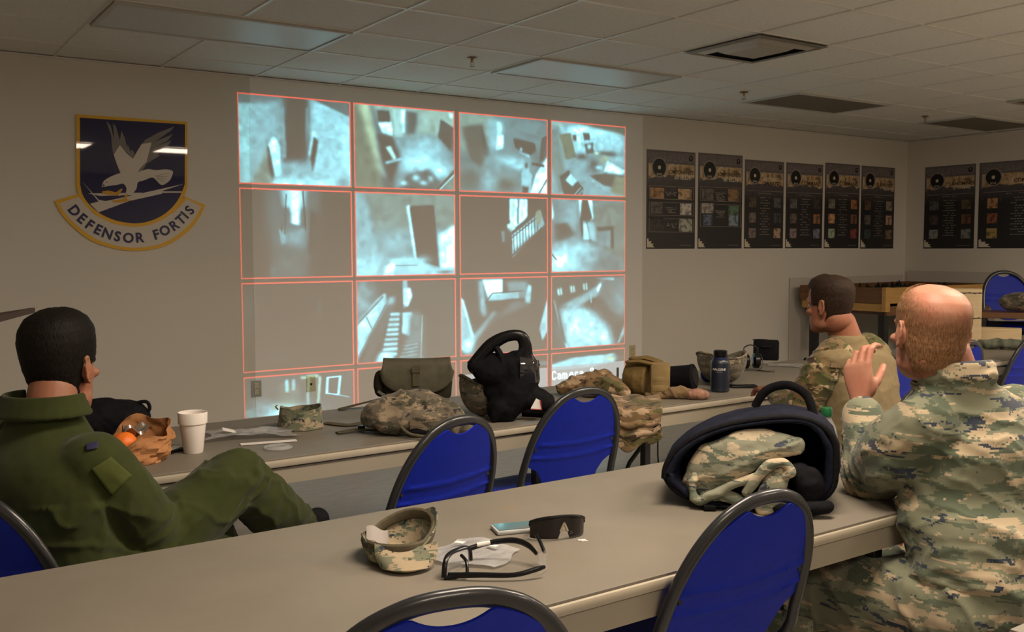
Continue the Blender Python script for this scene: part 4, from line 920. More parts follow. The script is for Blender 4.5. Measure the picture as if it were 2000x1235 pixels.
def add_head(bm, c, R, sc=1.0, ears=True, plump=0, zs=1.0):
    """c: centre at ear level, R: 3x3 (x right, y face, z up)"""
    def T(p): return Vector(c)+R @ Vector((p[0]*sc, p[1]*sc, p[2]*sc*zs))
    zl = np.interp(np.linspace(0, 1, 26), np.linspace(0, 1, len(HP)), HP[:, 0])
    loft(bm, [[T(p) for p in head_ring(z, 0, 32)] for z in zl])
    Rt = R
    ell(bm, T((0, .094, -.030)), (.0135*sc, .017*sc, .013*sc), Rt)          # nose tip
    tube(bm, [T((0, .086, .022)), T((0, .094, -.004)), T((0, .104, -.028))], [.008*sc, .009*sc, .012*sc], 10, round_ends=True)
    for s in (-1, 1):
        ell(bm, T((s*.012, .093, -.034)), (.008*sc, .010*sc, .007*sc), Rt)
        tube(bm, [T((s*.012, .086, .024)), T((s*.032, .083, .028)), T((s*.052, .066, .020))], [.008*sc, .009*sc, .007*sc], 10, round_ends=True)  # brow
        ell(bm, T((s*.044, .066, -.022)), (.020*sc, .016*sc, .014*sc), Rt)  # cheek
        ell(bm, T((s*.050, .010, -.075)), (.014*sc, .035*sc, .022*sc), Rt)  # jaw
        if ears:
            pts = []
            for k in range(9):
                a = -1.9+k*.53; pts.append(T((s*(.078+.010*math.cos(a*.5)), -.012-.015*math.cos(a)*1.0, -.004+.031*math.sin(a+.2))))
            tube(bm, pts, [.0045*sc]*9, 8, round_ends=True)
            q = Euler((0, 0, -s*.45)).to_matrix()
            ell(bm, T((s*.079, -.010, -.004)), (.0055*sc, .016*sc, .028*sc), Rt @ q)
            ell(bm, T((s*.074, -.003, -.030)), (.007*sc, .008*sc, .010*sc), Rt @ q)
    tube(bm, [T((-.022, .082, -.062)), T((0, .092, -.060)), T((.022, .082, -.062))], [.005*sc, .007*sc, .005*sc], 8, round_ends=True)
    tube(bm, [T((-.018, .082, -.070)), T((0, .091, -.071)), T((.018, .082, -.070))], [.005*sc, .007*sc, .005*sc], 8, round_ends=True)
    ell(bm, T((0, .074, -.100)), (.022*sc, .018*sc, .014*sc), Rt)
    return T
def hair_shell(name, T, sc, m, parent, cover, thick, seg=72, rows=50, zlo=-.114):
    bm = newbm(); zs = np.linspace(zlo, .1175, rows); cov = []
    V = []
    for z in zs:
        ring = []
        base = head_ring(z, 0, seg)
        cyy = (np.interp(z, HP[:, 0], HP[:, 2])+np.interp(z, HP[:, 0], HP[:, 3]))/2
        for k, p in enumerate(base):
            a = math.degrees(math.atan2(p.y-cyy, abs(p.x)))     # 90 front, -90 back
            c = cover(a, z, p)
            d = Vector((p.x, (p.y-cyy), max(0, z-.02)*1.3)); d.normalize()
            h = thick(a, z)*max(0, min(1, c*1.5)) - (.004 if c <= 0.02 else 0)
            h += (random.random()-.5)*.0016*(c > .3)
            ring.append(bm.verts.new(T(p+d*h))); cov.append(c)
        V.append(ring)
    for a, b in zip(V, V[1:]):
        for k in range(seg): bm.faces.new((a[k], a[(k+1) % seg], b[(k+1) % seg], b[k]))
    topv = bm.verts.new(T(Vector((0, 0, .1178+thick(0, .118)*cover(0, .118, Vector((0, 0, .118))))))); cov.append(cover(0, .118, Vector((0, 0, .118))))
    for k in range(seg): bm.faces.new((V[-1][k], V[-1][(k+1) % seg], topv))
    me = bpy.data.meshes.new(name); bm.verts.index_update(); bmesh.ops.recalc_face_normals(bm, faces=bm.faces[:]); bm.to_mesh(me); bm.free()
    at = me.attributes.new('cover', 'FLOAT', 'POINT'); at.data.foreach_set('value', cov)
    return obj(name, me, m, parent, sharp=0)
def ramp01(x, a, b): return max(0., min(1., (x-a)/(b-a)))
def eyes(T, sc, parent, iris=(.05, .08, .12)):
    Mw = mat('eye_white', (.6, .56, .52), .2); Mi = mat('iris_'+str(iris[0]), iris, .1)
    for s in (-1, 1):
        bm = newbm(); ell(bm, T((s*.029, .0715, .004)), (.0115*sc,)*3); e = obj('eye', bm, Mw, parent)
        bm = newbm(); ell(bm, T((s*.029, .0812, .004)), (.005*sc, .0035*sc, .005*sc)); obj('iris', bm, Mi, e)
def hand(bm, wrist, R, side, curl, scale=1.0, thumb=(.5, .4), spread=.12):
    """R columns: x across palm (towards the thumb side * side), y along fingers, z out of the back of the hand"""
    def T(p): return Vector(wrist)+R @ (Vector(p)*scale)
    s = side
    rings = []
    for y, w, h, x0 in ((-.03, .026, .019, 0), (0, .027, .018, 0), (.02, .033, .017, .001), (.045, .040, .0155, .001), (.07, .042, .014, 0), (.088, .041, .012, 0), (.096, .036, .009, 0)):
        rings.append([T(Vector((x0*s+w*math.copysign(abs(math.cos(a))**.8, math.cos(a)), y, h*math.copysign(abs(math.sin(a))**.8, math.sin(a))))) for a in [2*PI*k/20 for k in range(20)]])
    loft(bm, rings)
    ell(bm, T((s*.026, .028, -.012)), (.017*scale, .030*scale, .014*scale), R @ Euler((0, 0, -s*.35)).to_matrix())
    lens = ((.044, .026, .020), (.048, .030, .021), (.044, .028, .020), (.034, .021, .018)); xs = (.031, .0105, -.0105, -.030)
    ys = (.088, .093, .090, .082)
    for i in range(4):
        a = 0; p = Vector((s*xs[i], ys[i]-.012, 0)); pts = [p.copy()]; dx = s*spread*(1.5-i)/1.5
        p = Vector((s*xs[i], ys[i], -.0005)); pts.append(p.copy())
        for j in range(3):
            a += curl[i][j] if isinstance(curl[i], (tuple, list)) else curl[i]*(.8, 1, .7)[j]
            d = Vector((dx*math.cos(a), math.cos(a), -math.sin(a))).normalized()
            p = p+d*lens[i][j]; pts.append(p.copy())
        r0 = (.0098, .0100, .0094, .0084)[i]
        tube(bm, [T(q) for q in pts], [r0*scale*k for k in (1.05, 1.08, 1.0, .92, .78)], 12, round_ends=True)
    # thumb from the side of the palm near its base
    b0 = Vector((s*.022, .018, -.008)); a, b_ = thumb
    d1 = Vector((s*math.sin(a+.35), math.cos(a+.35), -math.sin(b_))).normalized(); d2 = Vector((s*math.sin(a), math.cos(a), -math.sin(b_)*1.3)).normalized(); d3 = Vector((s*math.sin(a-.25), math.cos(a-.25), -math.sin(b_)*1.6)).normalized()
    p1 = b0+d1*.036; p2 = p1+d2*.034; p3 = p2+d3*.026
    tube(bm, [T(q) for q in (b0, p1, p2, p3)], [.014*scale, .0118*scale, .0108*scale, .0092*scale], 12, round_ends=True)
    return T
def lerp(a, b, t): return Vector(a)*(1-t)+Vector(b)*t
def limb(bm, pts, rs, seg=22, sm=5, flat=1, up=None): tube(bm, pts, rs, seg, flat=flat, smooth=sm, round_ends=True, up=up)
def torso(bm, secs, seg=32, p=2.3):
    """secs: (centre, right vector*halfwidth, forward vector*halfdepth)"""
    n = len(secs); rings = []
    C = catmull([s[0] for s in secs], 4); A = catmull([s[1] for s in secs], 4); B = catmull([s[2] for s in secs], 4)
    for c, a, b in zip(C, A, B): rings.append(sell(c, a, b, p, seg))
    loft(bm, rings)
def joint_folds(P, J, r, k, amp, axis, s=0):
    d = P-np.array(J); q = np.linalg.norm(d, axis=1); ax = np.array(axis, float); ax /= np.linalg.norm(ax)
    w = np.exp(-(q/r)**2)
    ph = d@ax*k+3.0*(fbm(P*9, s)-.5)*2
    return amp*w*((1-np.abs(np.sin(ph)))**1.5)
def rot_frame(az, pitch=0, roll=0):
    """columns: right, forward, up for a figure looking az (deg clockwise from +y), pitched down"""
    return (Matrix.Rotation(-math.radians(az), 3, 'Z') @ Matrix.Rotation(-math.radians(pitch), 3, 'X') @ Matrix.Rotation(math.radians(roll), 3, 'Y'))
def patch(name, target, corners, m, parent, px=True, nu=10, nv=10, off=.003, th=.0025):
    """cloth patch sewn on a garment: corners are four photo points, cast onto the garment"""
    me = target.data; bvh = BVHTree.FromPolygons([v.co[:] for v in me.vertices], [p.vertices[:] for p in me.polygons])
    o = CAM-target.matrix_world.translation if target.parent is None else CAM-target.parent.location
    V = []; bm = newbm()
    for j in range(nv+1):
        row = []
        for i in range(nu+1):
            u, v = i/nu, j/nv
            a = (1-v)*((1-u)*corners[0][0]+u*corners[1][0])+v*((1-u)*corners[3][0]+u*corners[2][0])
            b = (1-v)*((1-u)*corners[0][1]+u*corners[1][1])+v*((1-u)*corners[3][1]+u*corners[2][1])
            d = ray(a, b).normalized(); h = bvh.ray_cast(o, d, 9)
            row.append(None if h[0] is None else bm.verts.new(h[0]+h[1]*off))
        V.append(row)
    for j in range(nv):
        for i in range(nu):
            q = (V[j][i], V[j][i+1], V[j+1][i+1], V[j+1][i])
            if all(q) and max((q[0].co-q[2].co).length, (q[1].co-q[3].co).length) < .2: bm.faces.new(q)
    if not bm.faces: bm.free(); return None
    bm.normal_update(); bmesh.ops.solidify(bm, geom=bm.faces[:], thickness=th)
    return obj(name, bm, m, parent, sharp=0)

# ---------------------------------------------------------------- man in tiger-stripe camouflage (right, nearest)
def man3():
    global HP
    HP = np.array(head_profile()); HP[:7, 3] = (-.05, -.062, -.070, -.078, -.087, -.094, -.098); HP[:6, 1] = (.02, .038, .050, .060, .066, .0695)
    O = Vector((1.12, -5.36, 0))
    P = lambda x, y, z: Vector((x, y, z))-O
    lsh, rsh = P(.955, -5.245, .965), P(1.385, -5.27, .955)
    elb, wri = P(1.055, -5.045, .800), P(1.150, -4.950, .955)
    lh, rh = P(1.00, -5.32, .540), P(1.25, -5.35, .535)
    head = P(1.047, -5.215, 1.183)
    lk, rk = P(.955, -4.90, .455), P(1.27, -4.92, .44)
    la, ra = P(.90, -4.95, .10), P(1.30, -4.72, .10)
    relb, rwri = P(1.56, -5.20, .72), P(1.42, -5.05, .60)
    mid = lerp(lsh, rsh, .5)
    F = azdir(15); Rr = Vector((F.y, -F.x, 0)); Up = Vector((0, 0, 1))
    Hr = rot_frame(28, -2, 4)
    nb = P(1.100, -5.250, 1.078)
    # continuous body
    bm = newbm()
    add_head(bm, head, Hr, 1.02)
    tube(bm, [nb+V3(0, 0, -.05), lerp(nb, head, .5)+V3(-.004, -.000, 0), head+Hr @ V3(0, -.026, -.045)], [.074, .068, .066], 22, round_ends=True)
    torso(bm, [(lerp(lh, rh, .5)+V3(0, 0, -.06), Rr*.15, F*.10), (lerp(lh, rh, .5)+V3(0, 0, .1), Rr*.16, F*.11), (lerp(lerp(lh, rh, .5), mid, .6), Rr*.16, F*.11), (mid+V3(0, 0, -.05), Rr*.19, F*.10), (nb+V3(0, 0, -.02), Rr*.08, F*.07)])
    limb(bm, [lsh+V3(.03, 0, -.02), elb], [.040, .036]); limb(bm, [elb, lerp(elb, wri, .4), wri], [.045, .042, .029])
    limb(bm, [rsh+V3(-.03, 0, -.02), relb], [.040, .036]); limb(bm, [relb, rwri], [.045, .028])
    limb(bm, [lh, lk], [.085, .058]); limb(bm, [lk, la], [.06, .045]); limb(bm, [rh, rk], [.085, .058]); limb(bm, [rk, ra], [.06, .045])
    hy = (P(1.165, -4.925, 1.05)-wri).normalized()
    hz = Vector((-.92, -.10, .05)); hz = (hz-hy*hz.dot(hy)).normalized(); hx = hy.cross(hz)
    RH = Matrix((hx, hy, hz)).transposed()
    hand(bm, wri+hy*.022, RH, 1, ((.30, .75, .5), (.45, .9, .6), (.55, 1.0, .7), (.65, 1.05, .7)), 1.05, (.12, .70), .10)
    hand(bm, rwri, Matrix((V3(0, -1, 0), V3(-.8, .6, -.1).normalized(), V3(0, 0, 1))).transposed(), -1, (.5, .5, .5, .5), 1)
    limb(bm, [la+V3(0, 0, 0), la+V3(-.03, .12, -.05)], [.04, .035]); limb(bm, [ra, ra+V3(.02, .14, -.05)], [.04, .035])
    body = blob('person', bm, M_skin3, None, .0042, 3)
    body.location = O
    tag(body, 'balding ginger-haired man in airman camouflage, back turned, raised hand, elbow on the near table', 'person')
    T = lambda q: head+Hr @ (Vector(q)*1.02)
    def cover(a, z, p):
        # ginger fringe round the sides and back, bare crown
        crown = (1-ramp01(math.hypot(p.x*1.0, (p.y+.050)*.85), .040, .088))*ramp01(z, .025, .08)
        back_low = ramp01(z, -.118, -.070) if a < -38 else ramp01(z, -.055-.06*ramp01(-a, 18, 38), -.030-.04*ramp01(-a, 18, 38)); front = 1-ramp01(a, 38, 62)*(1-ramp01(z, .05, .10)*.9)
        side = 1-(ramp01(a, -6, 18)*(1-ramp01(z, -.02, .012)))
        back_thin = 1-.30*ramp01(z, -.06, .06)*ramp01(-a, -10, 40)
        return max(0, min(back_low, front, side)*(1-.95*crown)*back_thin)*(1-.35*ramp01(z, .07, .11))
    hair_shell('hair', T, 1.02, M_hair3, body, cover, lambda a, z: .0030+.006*ramp01(a, 20, 60)*ramp01(z, .07, .1))
    eyes(T, 1.02, body)
    # shirt
    bm = newbm()
    hips = lerp(lh, rh, .5)
    torso(bm, [(hips+V3(0, -.01, -.03), Rr*.225, F*.155), (hips+V3(.0, -.02, .09), Rr*.215, F*.15), (hips+V3(.01, .01, .20), Rr*.215, F*.155), (mid+V3(.01, -.035, -.16), Rr*.225, F*.15), (mid+V3(.0, -.035, -.05), Rr*.225, F*.135), (mid+V3(-.01, -.02, .025), Rr*.175, F*.105), (nb+V3(-.012, .0, -.012), Rr*.095, F*.085)], p=2.4)
    limb(bm, [lsh+V3(.035, .0, .0), lerp(lsh, elb, .45)+V3(-.005, 0, -.01), elb+V3(.0, -.01, .005)], [.088, .086, .074])
    limb(bm, [elb+V3(-.0, .0, -.002), lerp(elb, wri, .45), lerp(elb, wri, .86)], [.070, .066, .056])
    limb(bm, [rsh+V3(-.03, 0, 0), lerp(rsh, relb, .5), relb], [.088, .083, .068]); limb(bm, [relb, lerp(relb, rwri, .8)], [.066, .052])
    # collar
    cr = []
    for k in range(15):
        a = PI*(.0+k/14); cr.append(nb+V3(-.010, .0, .022)+Rr*(.088*math.cos(a))-F*(.078*math.sin(a))+Up*(.012*math.sin(a)))
    tube(bm, cr, .018, 12, flat=1.0, round_ends=True)
    tube(bm, [c+V3(0, 0, -.022) for c in cr], .022, 12, round_ends=True)
    fd = np.array(F)
    def disp(Q, N):
        D = .012*(fbm(Q*7, 3)-.5)*2+.006*folds(Q, (.5, .3, .9), 42, 17, 1.6, 2.5)*(vn(Q*6+3, 9) > .4)
        # long drapes falling from the shoulder blades to the waist
        D += .016*folds(Q, (.75, .1, .65), 24, 11, .9, 2.2)*np.clip((.97-Q[:, 2])/.15, 0, 1)*np.clip((Q[:, 2]-.45)/.1, 0, 1)*(vn(Q*5+9, 5) > .35)*.9
        D += .012*folds(Q, (.2, .2, 1), 34, 13, 1.2, 2)*np.exp(-((Q[:, 2]-.62)/.09)**2)
        D += joint_folds(Q, elb, .10, 70, .012, (elb-lsh), 3)+joint_folds(Q, lsh+V3(.06, -.02, -.09), .11, 55, .013, (.8, .2, .45), 5)
        D += joint_folds(Q, relb, .12, 60, .010, (relb-rsh), 6)
        return D-.004
    sh = blob('jacket', bm, M_abu, body, .0065, 5, disp)
    # trousers
    bm = newbm()
    torso(bm, [(hips+V3(0, -.02, -.115), Rr*.19, F*.14), (hips+V3(0, -.01, -.03), Rr*.215, F*.165), (hips+V3(0, 0, .07), Rr*.19, F*.14)])
    limb(bm, [lh+V3(0, -.03, 0), lerp(lh, lk, .5)+V3(-.0, 0, .008), lk], [.118, .106, .088]); limb(bm, [rh+V3(0, -.03, 0), lerp(rh, rk, .5), rk], [.118, .106, .088])
    limb(bm, [lk, lerp(lk, la, .5), la+V3(0, 0, .10)], [.084, .078, .066]); limb(bm, [rk, lerp(rk, ra, .5), ra+V3(0, 0, .10)], [.084, .078, .066])
    def disp2(Q, N):
        D = .010*(fbm(Q*8, 23)-.5)*2+.010*folds(Q, (.9, -.5, .5), 30, 21, 1.1, 2)
        return D+joint_folds(Q, lk, .12, 60, .012, (lk-lh), 8)+joint_folds(Q, lh, .14, 50, .012, (.2, 1, .4), 9)-.006
    tr = blob('trousers', bm, M_abu, body, .0070, 4, disp2)
    bm = newbm()
    b_ = lk+V3(-.085, -.03, -.10); box(bm, b_, (.03, .16, .15), Matrix.Rotation(.12, 3, 'Z'), bevel=.008); obj('cargo_pocket', bm, M_abu, tr)
    for a_ in (la, ra):
        bm = newbm(); limb(bm, [a_+V3(0, -.02, .10), a_+V3(0, -.01, 0)], [.058, .055]); limb(bm, [a_+V3(0, -.02, -.045), a_+V3(-.03*0, .08, -.055), a_+V3(0, .15, -.06)], [.048, .046, .038])
        blob('boot', bm, mat('sage_boot', (.12, .11, .08), .8, nscale=30), body, .008, 3)
    return body
man3()
chair(1.20, -5.36, -84, 'blue folding chair under the man in airman camouflage')

# ---------------------------------------------------------------- man in multi-terrain camouflage (middle distance)
def man2():
    global HP
    HP = np.array(head_profile())
    O = Vector((2.2, -4.14, 0))
    P = lambda x, y, z: Vector((x, y, z))-O
    lsh, rsh = P(2.02, -4.17, .955), P(2.40, -4.10, .95)
    elb, wri = P(1.965, -4.07, .735), P(2.06, -3.86, .775)
    relb, rwri = P(2.48, -3.98, .76), P(2.36, -3.78, .775)
    lh, rh = P(2.10, -4.20, .53), P(2.34, -4.20, .53)
    lk, rk = P(2.06, -3.76, .53), P(2.38, -3.76, .53); la, ra = P(2.05, -3.74, .1), P(2.40, -3.74, .1)
    head = P(2.088, -4.115, 1.163); nb = P(2.165, -4.16, 1.03)
    F = azdir(-4); Rr = Vector((F.y, -F.x, 0)); mid = lerp(lsh, rsh, .5); hips = lerp(lh, rh, .5)
    Hr = rot_frame(-6, 2, 0)
    bm = newbm(); add_head(bm, head, Hr, .93)
    tube(bm, [nb+V3(0, 0, -.05), lerp(nb, head, .5), head+Hr @ V3(0, -.028, -.05)], [.064, .060, .058], 20, round_ends=True)
    torso(bm, [(hips+V3(0, 0, -.06), Rr*.14, F*.09), (lerp(hips, mid, .5), Rr*.15, F*.10), (mid+V3(0, 0, -.05), Rr*.17, F*.10), (nb+V3(0, 0, -.03), Rr*.07, F*.06)])
    for a, b_, c in ((lsh, elb, wri), (rsh, relb, rwri)): limb(bm, [a+(mid-a)*.2+V3(0, 0, -.02), b_], [.036, .034]); limb(bm, [b_, c], [.038, .027])
    for a, b_, c in ((lh, lk, la), (rh, rk, ra)): limb(bm, [a, b_], [.08, .055]); limb(bm, [b_, c], [.055, .042]); limb(bm, [c, c+V3(0, .12, -.05)], [.04, .035])
    for w, e, s in ((wri, elb, 1), (rwri, relb, -1)):
        y = (w-e).normalized(); z = V3(0, 0, 1)-y*y.z; z.normalize(); x = y.cross(z); hand(bm, w, Matrix((x, y, z)).transposed(), s, (.35, .4, .45, .5), 1, (.6, .3))
    body = blob('person', bm, M_skin2, None, .005, 3); body.location = O
    tag(body, 'dark-haired man in brown-green camouflage seated at the far table, watching the wall', 'person')
    T = lambda q: head+Hr @ (Vector(q)*.93)
    def cover(a, z, p):
        return max(0, min(ramp01(z, -.085, -.062) if a < -25 else ramp01(z, -.03, -.012), 1-ramp01(a, 30, 46)*(1-ramp01(z, .066, .082)), 1-ramp01(a, 2, 16)*(1-ramp01(z, -.005, .02))))
    hair_shell('hair', T, .93, M_hair2, body, cover, lambda a, z: .006+.010*ramp01(z, .04, .10)+.005*ramp01(a, 20, 70)*ramp01(z, .06, .1))
    eyes(T, .93, body)
    # plain torso part of the combat shirt
    bm = newbm()
    torso(bm, [(hips+V3(0, .0, -.0), Rr*.19, F*.14), (lerp(hips, mid, .4), Rr*.185, F*.145), (mid+V3(0, -.02, -.10), Rr*.20, F*.135), (mid+V3(0, -.02, -.0), Rr*.18, F*.11), (nb+V3(-.01, 0, -.03), Rr*.085, F*.075), (nb+V3(-.02, .004, .015), Rr*.068, F*.065)])
    for s, a in ((0, lsh), (0, rsh)): ell(bm, a+(mid-a)*.15, (.075, .085, .07))
    blob('shirt_body', bm, M_mc_plain, body, .007, 5, lambda Q, N: .006*(fbm(Q*9, 31)-.5)*2+.004*folds(Q, (0, 0, 1), 40, 33))
    for nm, a, b_, c, sd in (('sleeve', lsh, elb, wri, 1), ('sleeve', rsh, relb, rwri, 2)):
        bm = newbm(); limb(bm, [a+(mid-a)*.22+V3(0, 0, .012), lerp(a, b_, .3), lerp(a, b_, .7), b_], [.078, .080, .072, .066]); limb(bm, [b_, lerp(b_, c, .5), lerp(b_, c, .85)], [.064, .055, .042])
        s_ = blob(nm, bm, M_mc, body, .006, 4, lambda Q, N, a=a, b_=b_: .006*(fbm(Q*12, 41)-.5)*2+joint_folds(Q, b_, .10, 75, .014, (b_-a), 14)+.005*folds(Q, (.3, .3, 1), 60, 44, 1.4, 2)-.004)
        if sd == 1:
            pk = patch('sleeve_pocket', s_, [(1642, 722), (1684, 724), (1690, 822), (1641, 818)], M_mc_plain, s_, off=.006, th=.005)
            patch('flag_patch', s_, [(1620, 710), (1647, 709), (1647, 719), (1620, 720)], mat('brown_flag_patch', (.12, .08, .035), .8, nscale=200, namt=.5), s_, off=.008)
    bm = newbm()
    torso(bm, [(hips+V3(0, -.01, -.09), Rr*.17, F*.13), (hips+V3(0, 0, .05), Rr*.18, F*.14)])
    for a, b_, c in ((lh, lk, la), (rh, rk, ra)): limb(bm, [a, b_], [.10, .08]); limb(bm, [b_, c+V3(0, 0, .1)], [.078, .062])
    blob('trousers', bm, M_mc, body, .008, 4, lambda Q, N: .008*(fbm(Q*9, 51)-.5)*2)
    for a_ in (la, ra):
        bm = newbm(); limb(bm, [a_+V3(0, 0, .10), a_], [.055, .052]); limb(bm, [a_+V3(0, -.02, -.05), a_+V3(0, .15, -.06)], [.046, .038])
        blob('boot', bm, mat('tan_boot', (.16, .11, .06), .8, nscale=30), body, .008, 3)
man2()
chair(2.2, -4.22, -2, 'blue folding chair under the man in brown-green camouflage')

# ---------------------------------------------------------------- man in the sage flight suit (left)
def man1():
    O = Vector((-.74, -4.08, 0))
    P = lambda x, y, z: Vector((x, y, z))-O
    rsh, lsh = P(-.675, -4.220, .890), P(-.885, -3.925, .925)
    relb, rwri = P(-.53, -4.12, .665), P(-.34, -3.99, .575)
    lelb, lwri = P(-.70, -3.72, .70), P(-.48, -3.86, .575)
    rh, lh = P(-.70, -4.15, .545), P(-.79, -3.97, .545)
    lk, la = P(-.365, -3.885, .66), P(-.235, -3.845, .26)
    rk, ra = P(-.295, -4.02, .772), P(-.055, -3.885, .545)
    head = P(-.720, -3.985, 1.106); nb = P(-.770, -4.055, 1.003)
    F = azdir(52); Rr = Vector((F.y, -F.x, 0)); mid = lerp(lsh, rsh, .5); hips = lerp(lh, rh, .5)
    Hr = rot_frame(44, -2, 0)
    bm = newbm(); T = add_head(bm, head, Hr, .97, zs=1.13)
    tube(bm, [nb+V3(0, 0, -.05), lerp(nb, head, .5), head+Hr @ V3(0, -.026, -.05)], [.060, .057, .056], 20, round_ends=True)
    torso(bm, [(hips+V3(0, 0, -.06), Rr*.14, F*.09), (lerp(hips, mid, .5), Rr*.15, F*.10), (mid+V3(0, 0, -.05), Rr*.17, F*.10), (nb+V3(0, 0, -.03), Rr*.07, F*.06)])
    for a, b_, c in ((lsh, lelb, lwri), (rsh, relb, rwri)): limb(bm, [a+(mid-a)*.2+V3(0, 0, -.02), b_], [.036, .034]); limb(bm, [b_, c], [.038, .027])
    for a, b_, c, f_ in ((lh, lk, la, V3(.12, .05, -.07)), (rh, rk, ra, V3(.09, .02, .05))): limb(bm, [a, b_], [.08, .055]); limb(bm, [b_, c], [.052, .036]); limb(bm, [c, c+f_*.35], [.028, .022])
    for w, e, s in ((lwri, lelb, 1), (rwri, relb, -1)):
        y = (w-e).normalized(); z = V3(0, 0, 1)-y*y.z; z.normalize(); x = y.cross(z); hand(bm, w, Matrix((x, y, z)).transposed(), s, (.45, .5, .5, .5), 1, (.5, .3))
    body = blob('person', bm, M_skin1, None, .005, 3); body.location = O
    tag(body, 'dark-haired man in a sage green flight suit at the left, legs crossed', 'person')
    def cover(a, z, p):
        return max(0, min(ramp01(z, -.106, -.090) if a < -22 else ramp01(z, -.042, -.024), 1-ramp01(a, 30, 40)*(1-ramp01(z, .060, .072)), 1-ramp01(a, 6, 14)*(1-ramp01(z, .000, .014))))
    hair_shell('hair', T, .97, M_hair1, body, cover, lambda a, z: .007+.010*ramp01(z, .02, .10))
    eyes(T, 1, body)
    bm = newbm()
    bk = -F
    torso(bm, [(hips+V3(0, 0, -.10), Rr*.185, F*.14), (hips+V3(0, 0, .03), Rr*.195, F*.155), (lerp(hips, mid, .45)+bk*.01, Rr*.195, F*.150), (mid+bk*.015+V3(0, 0, -.12), Rr*.205, F*.14), (mid+bk*.02+V3(0, 0, -.02), Rr*.19, F*.115), (nb+V3(0, 0, -.035), Rr*.105, F*.09), (nb+V3(0, 0, .0), Rr*.085, F*.082)])
    for a, b_, c in ((rsh, relb, rwri), (lsh, lelb, lwri)):
        limb(bm, [a+(mid-a)*.18, lerp(a, b_, .5), b_], [.082, .080, .074]); limb(bm, [b_, lerp(b_, c, .5), lerp(b_, c, .9)], [.070, .064, .050])
    limb(bm, [rh, lerp(rh, rk, .5)+V3(0, 0, .01), rk], [.108, .100, .082]); limb(bm, [rk, lerp(rk, ra, .45)+V3(0, 0, -.005), ra], [.080, .080, .064]); limb(bm, [ra, ra+(ra-rk)*.10], [.064, .058])
    limb(bm, [lh, lerp(lh, lk, .5), lk], [.108, .100, .080]); limb(bm, [lk, lerp(lk, la, .5), la], [.080, .078, .064])
    def disp(Q, N):
        D = .008*(fbm(Q*8, 61)-.5)*2
        low = (Q[:, 2] < .82)
        D += .008*folds(Q, (.5, -.3, .8), 30, 63, 1.2, 2.2)*low
        D += joint_folds(Q, relb, .11, 60, .012, (relb-rsh), 4)+joint_folds(Q, rk, .15, 55, .011, (.3, .5, -.4), 7)+joint_folds(Q, rsh+V3(.03, .03, -.10), .10, 50, .010, (.7, .3, .3), 2)+joint_folds(Q, rh, .14, 50, .012, (rk-rh), 12)
        return D-.004
    suit = blob('flight_suit', bm, M_flight, body, .0065, 5, disp)
    bm = newbm(); cr = []
    for k in range(17):
        a = PI*(-.12+1.24*k/16); cr.append(nb+V3(0, 0, .012)+Rr*(.100*math.cos(a))-F*(.090*math.sin(a)))
    rings = []
    for i, c in enumerate(cr):
        o_ = (c-nb-V3(0, 0, .012)).normalized()
        rings.append([c+V3(0, 0, .036)-o_*.012, c+V3(0, 0, .040)-o_*.004, c+o_*.018+V3(0, 0, -.010), c+o_*.012+V3(0, 0, -.016), c-o_*.012+V3(0, 0, .0)])
    loft(bm, rings); blob('collar', bm, M_flight, suit, .004, 3)
    patch('sleeve_pocket', suit, [(178, 916), (214, 893), (256, 930), (217, 968)], M_flight2, suit)
    bm = None
    patch('eagle_insignia', suit, [(168, 870), (192, 866), (190, 878), (170, 882)], mat('navy_thread', (.012, .012, .05), .8), suit, off=.004)
    for a_, f_ in ((la, V3(.14, .05, -.09)), (ra, V3(.05, .01, .03))):
        bm = newbm(); limb(bm, [lerp(a_, a_, 1)+V3(0, 0, .03), a_], [.050, .046]); limb(bm, [a_+V3(-.02, 0, -.05), a_+f_], [.046, .038])
        blob('boot', bm, M_black, body, .008, 3)
man1()
chair(-.775, -4.10, 50, 'blue folding chair under the man in the sage flight suit')
# ================================================================= SMALL THINGS
def spot(px, py, z=.743):
    p = onz(px, py, z); d = p-CAM; return p, -math.atan2(d.x, d.y), d.dot(FWD)/FPX
def put(name, label, cat, px, py, z=.743, group=None, turn=0):
    p, r, s = spot(px, py, z); return thing(name, label, cat, p, r+turn, group), s
def lumps(Q, a=.006, f=16, s=1): return a*(fbm(Q*f, s)-.5)*2
# ---- foam cup
t, s = put('foam_cup', 'tall white foam cup standing at the left end of the far table', 'cup', 378, 884)
bm = newbm(); lathe(bm, [(.0285, 0), (.030, .002), (.0405, .092), (.0450, .096), (.0462, .128), (.0448, .132), (.0425, .130), (.040, .100), (.028, .006), (0.001, .006)], seg=40); obj('cup_body', bm, M_foam, t)
# ---- paper bag with orange
t, s = put('paper_bag', 'crumpled brown paper bag, open towards the room, left of the foam cup', 'bag', 256, 903)
bm = newbm(); rings = []
for j in range(13):
    v = j/12; ring = []
    for k in range(40):
        a = 2*PI*k/40; r0 = .086+.014*math.sin(v*3)+.006*math.sin(5*a+j)+.004*math.sin(9*a-2*j)
        zz = v*(.070+.055*max(0, math.sin(a))+.028*math.cos(a)+.012*math.sin(4*a+1))
        ring.append(Vector((r0*1.12*math.cos(a)+.02*v, r0*.85*math.sin(a)+.012*v, zz+.001)))
    rings.append(ring)
R_ = [[bm.verts.new(p) for p in r] for r in rings]
for a, b in zip(R_, R_[1:]):
    for k in range(40): bm.faces.new((a[k], a[(k+1) % 40], b[(k+1) % 40], b[k]))
bm.faces.new(R_[0][::-1]); bm.normal_update(); bmesh.ops.solidify(bm, geom=bm.faces[:], thickness=.0012); obj('bag_paper', bm, M_kraft, t)
p = t.location.copy()
